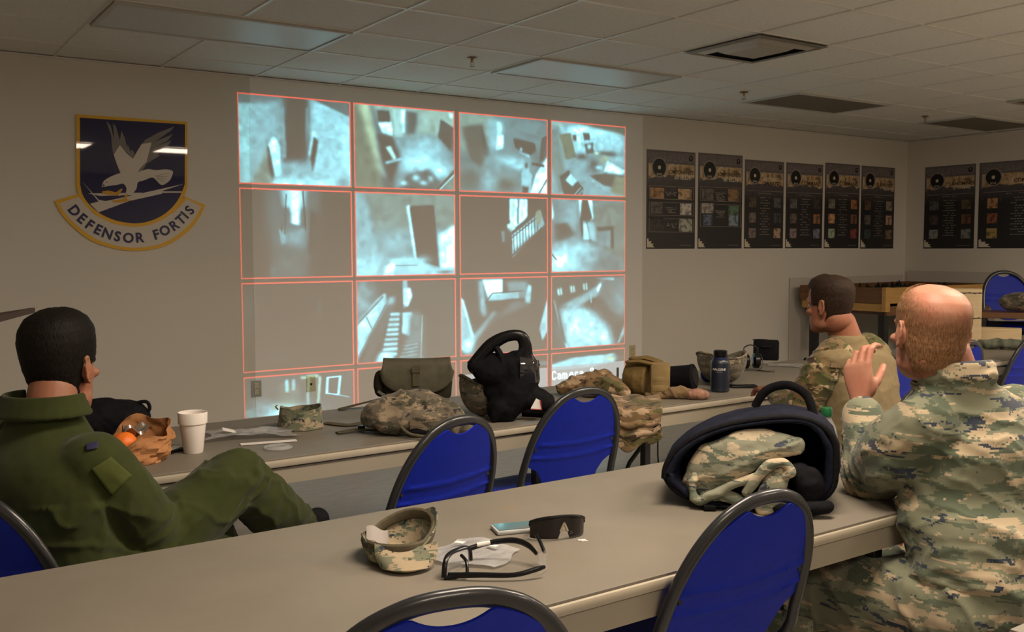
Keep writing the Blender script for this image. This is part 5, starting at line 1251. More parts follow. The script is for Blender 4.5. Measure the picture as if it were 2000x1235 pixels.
t2 = thing('orange', 'bright orange fruit inside the paper bag', 'fruit', p+Vector((-.02, -.012, .003)))
bm = newbm(); ell(bm, (0, 0, .060), (.037, .037, .035), seg=28); obj('peel', bm, M_orange, t2)
bm = newbm(); lathe(bm, [(.004, 0), (.005, .003)], (0, 0, .094), 10); obj('stem_end', bm, mat('green_stem', (.08, .12, .03), .7), t2)
t2 = thing('snack_wrapper', 'shiny snack wrapper beside the orange in the paper bag', 'wrapper', p+Vector((.02, .02, .05)))
bm = newbm(); sheet(bm, lambda u, v: Vector(((u-.5)*.07, (v-.5)*.05, .045+.012*math.sin(7*u+3*v)+.01*math.sin(11*v))), 14, 10, .0006); obj('film', bm, mat('silver_wrapper', (.5, .42, .36), .2, metal=.8), t2)
t, s = put('mobile_phone', 'small black and silver phone peeking out right of the paper bag', 'phone', 334, 884, turn=.9)
bm = newbm(); box(bm, (0, 0, .006), (.10, .045, .011), bevel=.003); obj('case', bm, M_blackp, t); bm = newbm(); box(bm, (0, 0, .0123), (.085, .036, .001)); obj('screen', bm, mat('grey_screen', (.2, .2, .2), .1), t)
# ---- black bag behind the man in the flight suit
t, s = put('black_pouch', 'soft black pouch behind the neck of the man in the flight suit', 'bag', 205, 872)
bm = newbm(); tube(bm, [(-.10, 0, .08), (0, .01, .082), (.075, 0, .08)], [.075, .080, .072], 18, round_ends=True, flat=1.0); blob('pouch_body', bm, M_black, t, .006, 3, lambda Q, N: lumps(Q, .008, 22))
bm = newbm(); tube(bm, [(.08, -.01, .135), (.13, -.02, .145), (.142, -.02, .12), (.125, -.02, .10)], .006, 8, smooth=4); obj('strap', bm, M_black, t)
t, s = put('black_bag', 'black bag at the left edge of the photo on the far table', 'bag', -22, 893)
bm = newbm(); ell(bm, (0, 0, .10), (.09, .07, .103)); blob('bag_body', bm, M_black, t, .006, 3, lambda Q, N: lumps(Q, .006, 22))
# ---- clear film, paper and lid
def film(name, label, cat, px, py, w, d, m=M_film, h=.012, turn=0, seed=1, group=None):
    t, s = put(name, label, cat, px, py, group=group, turn=turn)
    def f(u, v):
        x = (u-.5)*w*(1+.10*math.sin(6*v+seed)); y = (v-.5)*d*(1+.15*math.sin(5*u+seed))
        q = np.array([[u*6*w/.3, v*6*d/.3, seed*3.1]]); z = .002+h*float(fbm(q, seed)[0])*max(0, 1-abs(u-.5)*1.2)
        return Vector((x, y, z))
    bm = newbm(); sheet(bm, f, 34, 20); bm.normal_update(); bmesh.ops.solidify(bm, geom=bm.faces[:], thickness=.0004); obj('film', bm, m, t, sharp=20); return t
t = film('plastic_bag', 'crumpled clear plastic bag lying right of the foam cup', 'plastic bag', 492, 852, .30, .16, h=.035, seed=2)
bm = newbm(); box(bm, (-.075, .01, .022), (.05, .03, .001), Euler((.2, .3, .2)).to_matrix()); obj('label', bm, M_white, t, smooth=False)
t, s = put('paper_napkin', 'folded white paper strip under the clear plastic bag', 'paper', 525, 866)
bm = newbm(); box(bm, (0, 0, .003), (.185, .03, .002), Euler((0, .0, .12)).to_matrix()); obj('paper', bm, M_white, t, smooth=False)
t, s = put('cup_lid', 'round clear cup lid lying flat near the edge of the far table', 'lid', 543, 876)
bm = newbm(); lathe(bm, [(.046, .001), (.047, .004), (.044, .007), (.038, .006), (.034, .010), (.001, .010)], seg=36); obj('lid_disc', bm, M_lid, t)
# ---- caps
def cap_crown(bm, rx, ry, h, th=.003, flip=False, seed=0, lean=0):
    rings = []
    for j in range(12):
        v = j/11; ring = []
        for k in range(44):
            a = 2*PI*k/44; w = 1-.10*v-.006*math.sin(3*a+seed)-.02*math.sin(7*a+seed+3*v)
            zz = h*v+.006*math.sin(2*a+seed)*v+.002*math.sin(5*a)*v
            ring.append(Vector((rx*w*math.cos(a)+lean*v, ry*w*math.sin(a), zz+.002)))
        rings.append(ring)
    R = [[bm.verts.new(p) for p in r] for r in rings]
    for a, b in zip(R, R[1:]):
        for k in range(44): bm.faces.new((a[k], a[(k+1) % 44], b[(k+1) % 44], b[k]))
    bm.faces.new(R[0][::-1]); bm.normal_update(); bmesh.ops.solidify(bm, geom=bm.faces[:], thickness=th)
t, s = put('patrol_cap', 'tiger-stripe camouflage cap on the far table, left of the packs', 'cap', 588, 836)
bm = newbm(); cap_crown(bm, .082, .075, .075, seed=1); obj('crown', bm, M_abu_s, t, sharp=60)
bm = newbm(); sheet(bm, lambda u, v: Vector(((u-.5)*.14, .07+.06*v*(1-(2*u-1)**2*.6), .010+.012*v)), 14, 6, .004); obj('brim', bm, M_abu_s, t)
bm = newbm(); tube(bm, [(-.080, 0, .070), (-.090, 0, .082), (-.083, 0, .086)], .003, 6); obj('tab', bm, M_webb, t)
# cap on the near table, upside down with the brim towards the camera
t, s = put('patrol_cap', 'upturned camouflage cap with a white tag inside, on the near table', 'cap', 770, 1090)
bm = newbm(); rings = []
for j in range(14):
    v = j/13; ring = []
    for k in range(48):
        a = 2*PI*k/48; w = .72+.30*v**.7
        x = .080*w*math.cos(a); y = .088*w*math.sin(a)
        zz = .006+v*(.036+.042*max(0, math.cos(a-.75))+.012*math.cos(2*a)+.004*math.sin(6*a))
        ring.append(Vector((x+.012*v, y+.03*v*.5, zz)))
    rings.append(ring)
R_ = [[bm.verts.new(p) for p in r] for r in rings]
for a, b in zip(R_, R_[1:]):
    for k in range(48): bm.faces.new((a[k], a[(k+1) % 48], b[(k+1) % 48], b[k]))
bm.faces.new(R_[0][::-1]); bm.normal_update(); bmesh.ops.solidify(bm, geom=bm.faces[:], thickness=.003); obj('crown', bm, M_abu_s, t, sharp=60)
bm = newbm(); sheet(bm, lambda u, v: Vector((.015+(u-.5)*.13*(1-.25*v*v)+.01, -.060-.060*v*math.sqrt(max(0, 1-(2*u-1)**2*.85)), .034-.028*v+.014*(2*u-1)**2*(1-v)+.002)), 20, 10, .004); obj('brim', bm, M_abu_s, t)
bm = newbm(); sheet(bm, lambda u, v: Vector((-.058+.045*u, .035-.035*v+.01*u, .060-.022*v-.012*u+.004*math.sin(6*u))), 8, 6, .0008); obj('care_tag', bm, mat('grey_tag', (.30, .27, .25), .8), t)
bm = newbm(); tube(bm, [Vector((.074*math.cos(a)*1.0+.010, .080*math.sin(a)+.012, .038+.036*max(0, math.cos(a-.75)))) for a in [2*PI*k/24 for k in range(24)]], .006, 8, closed=True, flat=2.0, up=(0, 0, 1)); obj('sweatband', bm, M_webb, t)
# ---- near table: clear bag, safety glasses, phone, sunglasses, scraps
t = film('plastic_bag', 'clear plastic bag with white labels on the near table, beside the upturned cap', 'plastic bag', 925, 1085, .17, .15, h=.018, turn=-.5, seed=6)
for x, y in ((-.045, .02), (.03, .03)):
    bm = newbm(); box(bm, (x, y, .017), (.022, .014, .0006)); obj('label', bm, M_white, t, smooth=False)
t, s = put('safety_glasses', 'clear safety glasses with black arms on the near table, below the plastic bag', 'glasses', 974, 1122)
# folded-open glasses lying on their lenses' lower edge: lenses at the left, arms to the right
def arc(n, f): return [f(i/(n-1)) for i in range(n)]
bm = newbm(); tube(bm, [(-.108, -.030, .004), (-.106, -.022, .030), (-.100, .000, .040), (-.086, .030, .040), (-.062, .058, .036), (-.058, .062, .010)], .0042, 10, smooth=4, flat=1.3); tube(bm, [(-.108, -.030, .004), (-.085, -.032, .006), (-.062, -.030, .012)], .0045, 10); tube(bm, [(-.062, -.030, .012), (-.064, -.012, .030), (-.075, .010, .036)], .0035, 10, smooth=3); obj('brow_frame', bm, M_blackp, t)
bm = newbm(); tube(bm, [(-.100, -.028, .008), (-.04, -.038, .012), (.03, -.040, .012), (.075, -.030, .020), (.092, -.022, .022)], [.0045, .0040, .0035, .004, .0025], 10, smooth=5, flat=1.4); l = obj('temple_arm', bm, M_blackp, t)
bm = newbm(); tube(bm, [(-.060, .060, .034), (-.020, .072, .042), (.030, .075, .046), (.060, .062, .040), (.078, .040, .028)], [.004, .004, .0045, .0045, .003], 10, smooth=5, flat=1.4); obj('temple_arm', bm, M_blackp, t)
bm = newbm(); tube(bm, [(-.045, .064, .040), (-.018, .071, .043)], .0048, 8); obj('arm_tab', bm, M_white, t)
bm = newbm(); sheet(bm, lambda u, v: Vector((-.104+.042*v*0+.045*u+.0, -.026+.085*u, .006+.030*v)), 10, 5, .001); obj('lens', bm, M_lens, t)
bm = newbm(); sheet(bm, lambda u, v: Vector((.080+.018*math.sin(u*PI), -.020+.085*u, .006+.040*v)), 14, 6, .0012); obj('lens', bm, M_lens, t)
bm = newbm(); tube(bm, [(.078, .062, .062), (.088, .052, .044), (.094, .040, .030)], .0038, 8); obj('hinge', bm, M_blackp, t)
t, s = put('mobile_phone', 'grey smartphone on the near table, beside the dark sunglasses', 'phone', 1012, 1036, turn=.30)
bm = newbm(); box(bm, (0, 0, .0055), (.118, .062, .0105), bevel=.004); obj('case', bm, mat('pale_phone_case', (.45, .46, .46), .35), t); bm = newbm(); box(bm, (0, 0, .0112), (.108, .055, .0012), bevel=.0004); obj('screen', bm, mat('teal_phone_screen', (.06, .12, .12), .06, coat=1), t, smooth=False)
t, s = put('sunglasses', 'dark wraparound sunglasses on the near table, right of the phone', 'glasses', 1093, 1054, turn=.30)
Ms = mat('smoked_mirror_lens', (.006, .003, .005), .06)
bm = newbm()
def sg(u, v):
    a = (u-.5)*2.5; r = .066; x = r*math.sin(a); y = -r*math.cos(a)*.62+.035
    nose = max(0, 1-abs(u-.55)/.075)
    zlo = .003+.034*nose**.7+.010*(1-abs(2*u-1))*0; zhi = .054-.016*(2*u-1)**2
    return Vector((x*1.02, y-.004*v, zlo+(zhi-zlo)*v))
sheet(bm, sg, 60, 10, .0018); obj('lens', bm, Ms, t, sharp=0)
bm = newbm(); tube(bm, [sg(u/20, 1)+Vector((0, 0, .001)) for u in range(21)], .0034, 8); obj('brow_bar', bm, M_blackp, t)
bm = newbm(); tube(bm, [sg(.50, .02), sg(.535, .05), sg(.55, .08), sg(.57, .05), sg(.60, .02)], .0030, 8, smooth=3); obj('nose_bridge', bm, mat('tan_nose_pad', (.42, .36, .26), .5), t)
for u0, sx in ((0, -1), (1, 1)):
    bm = newbm(); q = sg(u0, .85); tube(bm, [q, q+Vector((-sx*.012, .03, -.004)), q+Vector((-sx*.050, .050, -.012)), q+Vector((-sx*.080, .055, -.025))], .003, 8, smooth=4, flat=1.5); obj('temple_arm', bm, M_blackp, t)
for px, py, w, lb in ((1136, 1056, .018, 'small white scrap on the near table, right below the sunglasses'),):
    t, s = put('paper_scrap', lb, 'scrap', px, py, turn=.4); bm = newbm(); box(bm, (0, 0, .0012), (w, .006, .001)); box(bm, (.003, -.009, .0012), (w*.8, .005, .001)); obj('scrap', bm, M_white, t, smooth=False)

# ---- far table: grey-green pouch
t, s = put('field_bag', 'grey-green field bag with a rounded flap, standing behind the camouflage pack', 'bag', 815, 786)
def rr(w, d, z, p=4): return sell((0, 0, z), (w, 0, 0), (0, d, 0), p, 40)
bm = newbm(); loft(bm, [rr(.125, .050, .001), rr(.145, .062, .03), rr(.150, .066, .09), rr(.140, .062, .15), rr(.120, .050, .170)])
obj('bag_body', bm, mat('dark_grey_green_canvas', (.035, .031, .021), .9, spec=.08, nscale=30, bump=.3, bscale=400), t)
bm = newbm()
def fl(u, v):
    x = (u-.5)*2; drop = math.sqrt(max(0, 1-abs(x)**2.4))
    if v < .35: return Vector((x*(.142-.0*v), .055-.115*(v/.35), .176+.006*math.sin(v/.35*PI)+.004*x*x))
    k = (v-.35)/.65; return Vector((x*(.142+.010*k), -.062-.016*k*(1-k)*3-.010*k, .176-.004-.128*k*(.25+.75*drop)))
sheet(bm, fl, 34, 22, .006); fo = obj('flap', bm, M_grey_green, t, sharp=0)
bm = newbm(); box(bm, (-.004, -.090, .125), (.030, .006, .085)); box(bm, (-.004, -.094, .150), (.036, .006, .022)); obj('closure_strap', bm, M_webb, fo, smooth=False)
bm = newbm(); ell(bm, (-.158, -.01, .085), (.026, .045, .058)); blob('side_pocket', bm, mat('dark_grey_green_canvas', (0, 0, 0)), t, .006, 2, lambda Q, N: lumps(Q, .004, 30))
bm = newbm(); box(bm, (-.150, -.058, .050), (.035, .006, .012), Euler((0, .6, 0)).to_matrix()); obj('buckle', bm, mat('grey_buckle', (.15, .14, .12), .4), t, smooth=False)
# ---- camouflage pack
t, s = put('camouflage_pack', 'worn tiger-stripe pack lying in front of the grey-green field bag', 'pack', 812, 850)
bm = newbm(); tube(bm, [(-.135, .05, .065), (-.05, .055, .085), (.04, .05, .085), (.125, .02, .060)], [.055, .070, .068, .048], 22, round_ends=True, flat=.95); tube(bm, [(-.10, -.0, .045), (.0, -.005, .055), (.13, -.03, .038)], [.040, .048, .034], 18, round_ends=True)
tube(bm, [(.09, .03, .085), (.14, -.01, .055), (.175, -.045, .028)], [.035, .034, .022], 16, round_ends=True)
blob('pack_body', bm, M_abu_l, t, .005, 3, lambda Q, N: lumps(Q, .009, 20, 4)+.007*folds(Q, (.9, .1, -.3), 45, 71, 1.2, 2))
bm = newbm(); sheet(bm, lambda u, v: Vector((-.02+.13*u, -.056-.010*math.sin(u*PI)-.006*v, .030+.040*v+.004*math.sin(9*u))), 16, 6, .004); obj('front_flap', bm, M_abu_l, t)
bm = newbm(); ell(bm, (.045, -.052, .020), (.070, .016, .016)); obj('opening', bm, M_black, t)
bm = newbm(); tube(bm, [(-.05, -.055, .040), (-.02, -.075, .018), (.04, -.09, .010), (.10, -.092, .008), (.15, -.085, .008)], .006, 10, smooth=5); obj('hose', bm, M_webb, t)
def webbing(name, label, cat, pts, w=.019, m=None, group=None):
    """pts: photo points on the far table with heights"""
    P = [onz(a, b, .743+c) for a, b, c in pts]; o = P[0].copy(); o.z = .743
    bm = newbm(); tube(bm, [p-o for p in P], w, 8, flat=.16, smooth=5, up=(0, 0, 1)); q = obj(name, bm, m or M_webb); q.location = o; return tag(q, label, cat, group)
webbing('webbing_strap', 'long stiff webbing strap sticking out left under the field bag', 'strap', [(662, 800, .004), (700, 790, .02), (760, 775, .05), (800, 765, .06)])
webbing('webbing_strap', 'folded webbing strap end just right of the camouflage cap', 'strap', [(638, 826, .004), (680, 830, .006), (720, 824, .008), (765, 820, .015)])
webbing('webbing_strap', 'lower webbing strap with a dark buckle in front of the pack', 'strap', [(658, 846, .004), (700, 840, .008), (745, 842, .006), (790, 846, .012)])
t, s = put('strap_buckle', 'dark plastic buckle on the lower webbing strap', 'buckle', 706, 841); bm = newbm(); box(bm, (0, 0, .012), (.026, .030, .012), bevel=.003); obj('buckle_body', bm, M_blackp, t)
t, s = put('folded_webbing', 'bundle of olive webbing at the front corner of the camouflage pack', 'strap', 778, 850)
bm = newbm(); tube(bm, [(-.06, .03, .02), (-.02, 0, .03), (.03, -.015, .022), (.055, -.01, .015)], [.020, .028, .024, .016], 12, flat=.6, round_ends=True); blob('webbing', bm, M_webb, t, .005, 2, lambda Q, N: lumps(Q, .005, 30))
# ---- helmet and breathing mask
def helmet(name, label, px, py, rx, ry, h, m, tiltx=0, tilty=0):
    t, s = put(name, label, 'helmet', px, py); bm = newbm(); rings = []
    Rm = Euler((tiltx, tilty, 0)).to_matrix()
    for j in range(15):
        v = j/14; a0 = -PI/2+(PI/2+.12)*v; ring = []
        for k in range(44):
            a = 2*PI*k/44; w = math.cos(a0)*(1+.0*v) if j else .05
            rim = .018*math.sin(2*a+.6)*v**3
            ring.append(Rm @ Vector((rx*w*math.cos(a), ry*w*math.sin(a), h*(1+math.sin(a0))+rim))+Vector((0, 0, .006)))
        rings.append(ring)
    R = [[bm.verts.new(p) for p in r] for r in rings]
    for a, b in zip(R, R[1:]):
        for k in range(44): bm.faces.new((a[k], a[(k+1) % 44], b[(k+1) % 44], b[k]))
    bm.faces.new(R[0][::-1]); bm.normal_update(); bmesh.ops.solidify(bm, geom=bm.faces[:], thickness=.006)
    zmin = min(v.co.z for v in bm.verts); bmesh.ops.translate(bm, vec=(0, 0, .001-zmin), verts=bm.verts[:])
    sh = obj('shell', bm, m, t, sharp=0)
    bm = newbm(); tube(bm, [Rm @ Vector((rx*1.0*math.cos(a), ry*math.sin(a), h*1.12+.018*math.sin(2*a+.6)))+Vector((0, 0, .006-zmin)) for a in [2*PI*k/30 for k in range(30)]], .005, 8, closed=True); obj('rim', bm, m, t)
    return t, s, Rm
t, s, Rm = helmet('camouflage_helmet', 'upturned camouflage helmet beside the black breathing mask', 938, 812, .095, .11, .125, M_abu_l, 0, .10)
bm = newbm(); ell(bm, (.01, 0, .11), (.075, .09, .04)); obj('padding', bm, M_black, t)
t, s = put('breathing_mask', 'black full-face breathing mask with a clear visor and top handle, on the far table', 'mask', 995, 822)
bm = newbm(); tube(bm, [(-.02, 0, .05), (.02, .01, .11), (.03, .01, .17)], [.060, .075, .070], 20, round_ends=True); tube(bm, [(.03, 0, .10), (.09, .0, .085), (.115, 0, .07)], [.05, .045, .040], 16, round_ends=True); tube(bm, [(-.03, -.04, .06), (-.045, -.045, .03), (-.05, -.045, .012)], [.03, .02, .012], 10, round_ends=True)
tube(bm, [(-.11, .0, .205), (-.06, 0, .215), (.01, 0, .215)], [.030, .042, .045], 16, round_ends=True)
ell(bm, (-.04, 0, .185), (.085, .05, .055)); ell(bm, (.03, .01, .205), (.062, .055, .065)); ell(bm, (-.02, .02, .13), (.07, .05, .07))
blob('mask_body', bm, M_black, t, .006, 3, lambda Q, N: lumps(Q, .008, 18, 8))
bm = newbm(); tube(bm, [(-.115, -.01, .222), (-.06, -.01, .290), (-.01, -.01, .322), (.035, -.01, .325), (.052, -.01, .295), (.055, -.01, .245), (.075, -.01, .20)], [.013, .015, .013, .013, .013, .016, .02], 12, smooth=5, flat=1.6); obj('head_harness', bm, M_blackp, t)
bm = newbm(); tube(bm, [(-.045, -.02, .285), (-.030, -.02, .255), (-.022, -.02, .222)], [.018, .020, .024], 10, smooth=4, flat=.6); tube(bm, [(.052, -.015, .285), (.03, -.02, .25), (.01, -.02, .225)], [.012, .014, .02], 10, smooth=4); obj('inner_strap', bm, M_black, t)
bm = newbm(); sheet(bm, lambda u, v: Vector((.035+.065*math.sin(u*2.2), -.055+.05*(1-math.cos(u*2.2))-.01*math.sin(v*PI), .15+.10*v-.03*u*v)), 16, 12, .003); obj('visor', bm, mat('smoked_visor', (.02, .02, .022), .08, coat=1), t)
bm = newbm(); tube(bm, [(-.12, 0, .205), (-.135, -.01, .222), (-.118, -.01, .232), (-.105, -.01, .215), (-.125, -.02, .185)], .006, 8, smooth=4, flat=.5); obj('buckle_strap', bm, M_black, t)
bm = newbm(); poly(bm, [Vector((.07, -.052, .055)), Vector((.105, -.050, .052)), Vector((.100, -.046, .085)), Vector((.088, -.046, .092))], axis=Vector((0, .004, 0))); obj('white_patch', bm, M_white, t, smooth=False)
bm = newbm(); tube(bm, [(.07, -.056, .053), (.106, -.053, .050), (.101, -.050, .086)], .0018, 6); obj('red_edging', bm, mat('red_piping', (.45, .04, .02), .6), t)
t.scale = (1.14, 1.0, 1.0)
t, s = put('black_strap', 'black hose and strap lying right of the breathing mask', 'strap', 1045, 812)
bm = newbm(); tube(bm, [(-.06, .02, .02), (-.01, .03, .016), (.04, .02, .022), (.06, -.01, .02)], [.012, .014, .013, .012], 10, smooth=5); tube(bm, [(-.05, -.02, .012), (.0, -.03, .010), (.05, -.05, .01)], .011, 8, smooth=5); obj('hose', bm, M_black, t)
t, s = put('orange_tag', 'thin orange-brown strip lying on the far table below the mask', 'strip', 1024, 819, turn=.1); bm = newbm(); box(bm, (0, 0, .0015), (.085, .012, .001)); obj('strip', bm, mat('orange_brown_strip', (.28, .13, .03), .7), t, smooth=False)
# ---- multi-terrain jacket, partly hanging over the table edge
t, s = put('camouflage_jacket', 'brown-green camouflage jacket heaped on the far table and hanging over its edge', 'jacket', 1160, 776)
bm = newbm(); tube(bm, [(-.140, .02, .034), (-.09, .03, .044), (-.01, .04, .062), (.06, .04, .062)], [.030, .042, .050, .04], 18, round_ends=True); tube(bm, [(-.01, .05, .078), (.04, .05, .084), (.08, .03, .066)], [.03, .034, .028], 14, round_ends=True)
tube(bm, [(.0, .0, .045), (.07, -.02, .055), (.13, -.04, .035)], [.05, .05, .03], 16, round_ends=True, flat=.8)
blob('heaped_cloth', bm, M_mcl, t, .005, 3, lambda Q, N: lumps(Q, .010, 18, 9)+.010*folds(Q, (.3, .6, .8), 55, 81, 1.4, 2))
p0 = onz(1235, 800, .743)-t.location; Rz = Matrix.Rotation(-t.rotation_euler.z, 3, 'Z'); p0 = Rz @ p0
bm = newbm()
def hang(u, v):
    w = .115*(1-.18*v+.05*math.sin(7*v)); x = p0.x+(u-.5)*2*w+.02*v; k = min(v/.42, 1); d = max(0, v-.42)/.58*(1-.30*abs(2*u-1)**3+.10*math.sin(5*u+1))
    y = p0.y+.135-.21*k-.010*math.sin(u*9+v*4)*d; z = .016*(1-k)+.014-.008*k-d*.135-.020*abs(math.sin(u*4.2+.6))*d*(v > .9)
    if k >= 1: y -= .014
    return Vector((x, y, z+.004*math.sin(u*14)))
sheet(bm, hang, 34, 34, .009); ho = obj('hanging_sleeve', bm, M_mcl, t, sharp=0)
for v_ in (.62, .80):
    bm = newbm(); sheet(bm, lambda u, v, v_=v_: hang(.03+.94*u, v_+.09*v)+Vector((0, -.010-.010*math.sin(v*PI)+.003*math.sin(u*11), .006)), 24, 5, .005); obj('fold', bm, M_mcl, ho, sharp=0)
bm = newbm(); tube(bm, [hang(.9, .98), hang(.9, .98)+Vector((.0, -.002, -.06)), hang(.9, .98)+Vector((.006, -.002, -.12))], .010, 8, flat=.3); obj('hanging_strap', bm, M_black, t)
# ---- tan pouch with a black cylinder
t, s = put('tan_pouch', 'tan webbed ammunition pouch on the far table, left of the black cylinder', 'pouch', 1262, 774)
bm = newbm(); loft(bm, [[Vector((x, y, z)) for x, y, z in [( -.085-.01*math.sin(PI*q)+q*.0+.105*0+ (.0), 0, 0)]] for q in ()] ) if False else None
tube(bm, [(-.085, .04, .085), (-.03, .02, .080), (.015, 0, .076)], [.066, .084, .078], 26, round_ends=False, flat=1.0)
blob('pouch_body', bm, M_tan, t, .005, 3, lambda Q, N: lumps(Q, .005, 20, 12))
bm = newbm(); tube(bm, [(-.075, -.035, .155), (-.03, -.05, .160), (.02, -.05, .150)], [.018, .020, .018], 10, flat=.5, round_ends=True); tube(bm, [(-.06, .03, .163), (.0, .01, .168), (.05, 0, .155)], [.02, .03, .028], 10, flat=.4, round_ends=True); obj('top_flap', bm, M_tan, t)
bm = newbm()
for k in range(3): box(bm, (.060, -.062+.002*k, .045+.040*k), (.070, .022, .030), bevel=.006)
box(bm, (.060, -.040, .085), (.085, .060, .140), bevel=.012); fp = obj('front_pocket', bm, mat('light_tan_nylon', (.24, .165, .065), .85, nscale=25, namt=.15, bump=.3, bscale=500), t)
bm = newbm()
for k in range(6):
    a = 2*PI*k/14-1.9; box(bm, (-.035, .018+.082*math.cos(a)*1.0, .080+.082*math.sin(a)), (.10, .010, .010), Matrix.Rotation(a, 3, 'X'))
obj('webbing_rows', bm, M_tan, t, smooth=False)
bm = newbm(); box(bm, (-.125, -.02, .105), (.010, .02, .045), bevel=.002); obj('clip', bm, M_webb, t, smooth=False)
t, s = put('black_cylinder', 'black padded cylinder lying between the tan pouch and the blue bottle', 'case', 1336, 764)
bm = newbm(); Rc = Euler((0, PI/2-.12, 0)).to_matrix() @ Matrix.Identity(3); Rc = Matrix.Rotation(-.30, 3, 'Z') @ Rc
lathe(bm, [(.046, -.14), (.055, -.13), (.057, .03), (.060, .036), (.060, .046), (.050, .052), (.001, .052)], (-.0, 0, .062), 36, Rc); obj('cylinder_body', bm, M_black, t)
bm = newbm(); lathe(bm, [(.040, .0525), (.040, .056), (.001, .056)], (0, 0, .062), 30, Rc); obj('end_cap', bm, M_rubber, t)
t, s = put('camouflage_sleeve', 'rolled camouflage cloth with a pinkish end lying in front of the black cylinder', 'cloth', 1335, 780)
bm = newbm(); tube(bm, [(-.16, .02, .008), (-.10, .0, .010), (-.045, 0, .028), (.0, .01, .026), (.05, .0, .022)], [.010, .014, .024, .028, .018], 14, round_ends=True); blob('cloth', bm, M_mcl, t, .004, 2, lambda Q, N: lumps(Q, .008, 26, 14)+.006*folds(Q, (1, .2, .2), 60, 91))
bm = newbm(); tube(bm, [(.035, -.01, .024), (.062, -.012, .026), (.088, -.005, .022)], [.022, .026, .022], 14, round_ends=True); blob('pinkish_end', bm, mat('pinkish_cloth', (.34, .18, .12), .85, nscale=60, namt=.3), t, .004, 2, lambda Q, N: lumps(Q, .005, 40, 15))
# ---- second helmet, ball, bottle, headset, case, phone
t, s, Rm = helmet('camouflage_helmet', 'upturned camouflage helmet behind the dark blue drink bottle', 1412, 752, .118, .125, .125, M_abu_l, -.12, -.05)
bm = newbm(); ell(bm, (0, .01, .115), (.09, .09, .03)); obj('padding', bm, mat('olive_lining', (.05, .05, .03), .9), t)
t, s = put('blue_ball', 'blue rounded pad resting against the left side of the bottle', 'pad', 1382, 748)
bm = newbm(); ell(bm, (0, 0, .056), (.035, .03, .040)); bmesh.ops.translate(bm, vec=(0, 0, -.014), verts=bm.verts[:]); obj('pad', bm, mat('bright_blue_fabric', (.01, .025, .28), .7), t)
t, s = put('drink_bottle', 'dark blue drink bottle with white lettering on the far table', 'bottle', 1406, 765)
Mb = mat('dark_blue_bottle', (.010, .014, .026), .35, coat=.2)
bm = newbm(); lathe(bm, [(.038, .001), (.0425, .006), (.0425, .128), (.041, .140), (.034, .150), (.030, .153), (.030, .156)], seg=36); obj('bottle_body', bm, Mb, t)
bm = newbm(); lathe(bm, [(.0335, .148), (.0345, .153), (.0335, .158)], seg=30); obj('neck_ring', bm, mat('blue_ring', (.012, .02, .09), .3), t)
bm = newbm(); lathe(bm, [(.030, .157), (.031, .158), (.031, .186), (.027, .189), (.001, .189)], seg=30); obj('cap', bm, M_blackp, t)
bm = newbm()
for i, ch in enumerate('NALGENE'):
    a = -.72+i*.21; text_into(bm, ch, .0145, Matrix.Translation((.0428*math.sin(a), -.0428*math.cos(a), .105)) @ Matrix.Rotation(a, 4, 'Z') @ Euler((PI/2, 0, 0)).to_matrix().to_4x4(), .0003)
for i in range(5):
    a = -.45+i*.16; text_into(bm, '-', .010, Matrix.Translation((.0428*math.sin(a), -.0428*math.cos(a), .094)) @ Matrix.Rotation(a, 4, 'Z') @ Euler((PI/2, 0, 0)).to_matrix().to_4x4(), .0003)
obj('lettering', bm, M_white, t, smooth=False)
t, s = put('headset', 'black headset with coiled cable to the right of the upturned helmet', 'headset', 1466, 724)
for dx, dy in ((-.028, 0), (.028, .03)):
    bm = newbm(); lathe(bm, [(.030, -.018), (.040, -.012), (.042, .010), (.032, .018)], (dx, dy, .050), 24, Euler((0, PI/2, .3)).to_matrix()); obj('ear_cup', bm, M_blackp, t)
bm = newbm(); tube(bm, [(-.03, 0, .085), (-.035, .01, .12), (.0, .02, .135), (.035, .03, .115), (.03, .03, .085)], .0035, 8, smooth=6); obj('headband', bm, M_blackm, t)
bm = newbm(); tube(bm, [(.045, .02, .09), (.062, .0, .055), (.050, -.02, .012), (.0, -.03, .006), (-.02, -.03, .006)], .0030, 8, smooth=6); tube(bm, [(.03, -.02, .005), (.07, -.05, .005), (.105, -.06, .006)], .0028, 8, smooth=6); c = obj('cable', bm, M_blackm, t)
bm = newbm(); lathe(bm, [(.005, 0), (.005, .018)], (.105, -.06, .007), 12, Euler((0, PI/2, -.3)).to_matrix()); obj('plug', bm, M_chrome, c)
t, s = put('black_case', 'black hard case standing upright at the back of the far table', 'case', 1496, 704)
bm = newbm(); box(bm, (0, 0, .060), (.145, .055, .118), bevel=.012); ell(bm, (-.03, 0, .118), (.05, .02, .006)); obj('case_body', bm, M_black, t)
bm = newbm(); tube(bm, [(-.025, -.032, .085), (-.025, -.045, .085), (.025, -.045, .085), (.025, -.032, .085)], .004, 8); obj('handle', bm, M_blackp, t)
t, s = put('mobile_phone', 'black smartphone lying right of the dark blue bottle', 'phone', 1452, 757, turn=.25)
bm = newbm(); box(bm, (0, 0, .0058), (.125, .066, .011), bevel=.004); obj('case', bm, M_blackp, t); bm = newbm(); ell(bm, (0, 0, .0118), (.006, .005, .0008)); obj('badge', bm, M_chrome, t)
film('plastic_bag', 'thin clear plastic sheet on the far table, left of the man in brown-green camouflage', 'plastic bag', 1532, 715, .19, .14, h=.010, seed=9)
t, s = put('small_knob', 'tiny black cap standing at the back of the far table, beside the seated man', 'cap', 1573, 704); bm = newbm(); lathe(bm, [(.010, .001), (.010, .012), (.006, .016)], seg=14); obj('knob', bm, M_blackp, t)

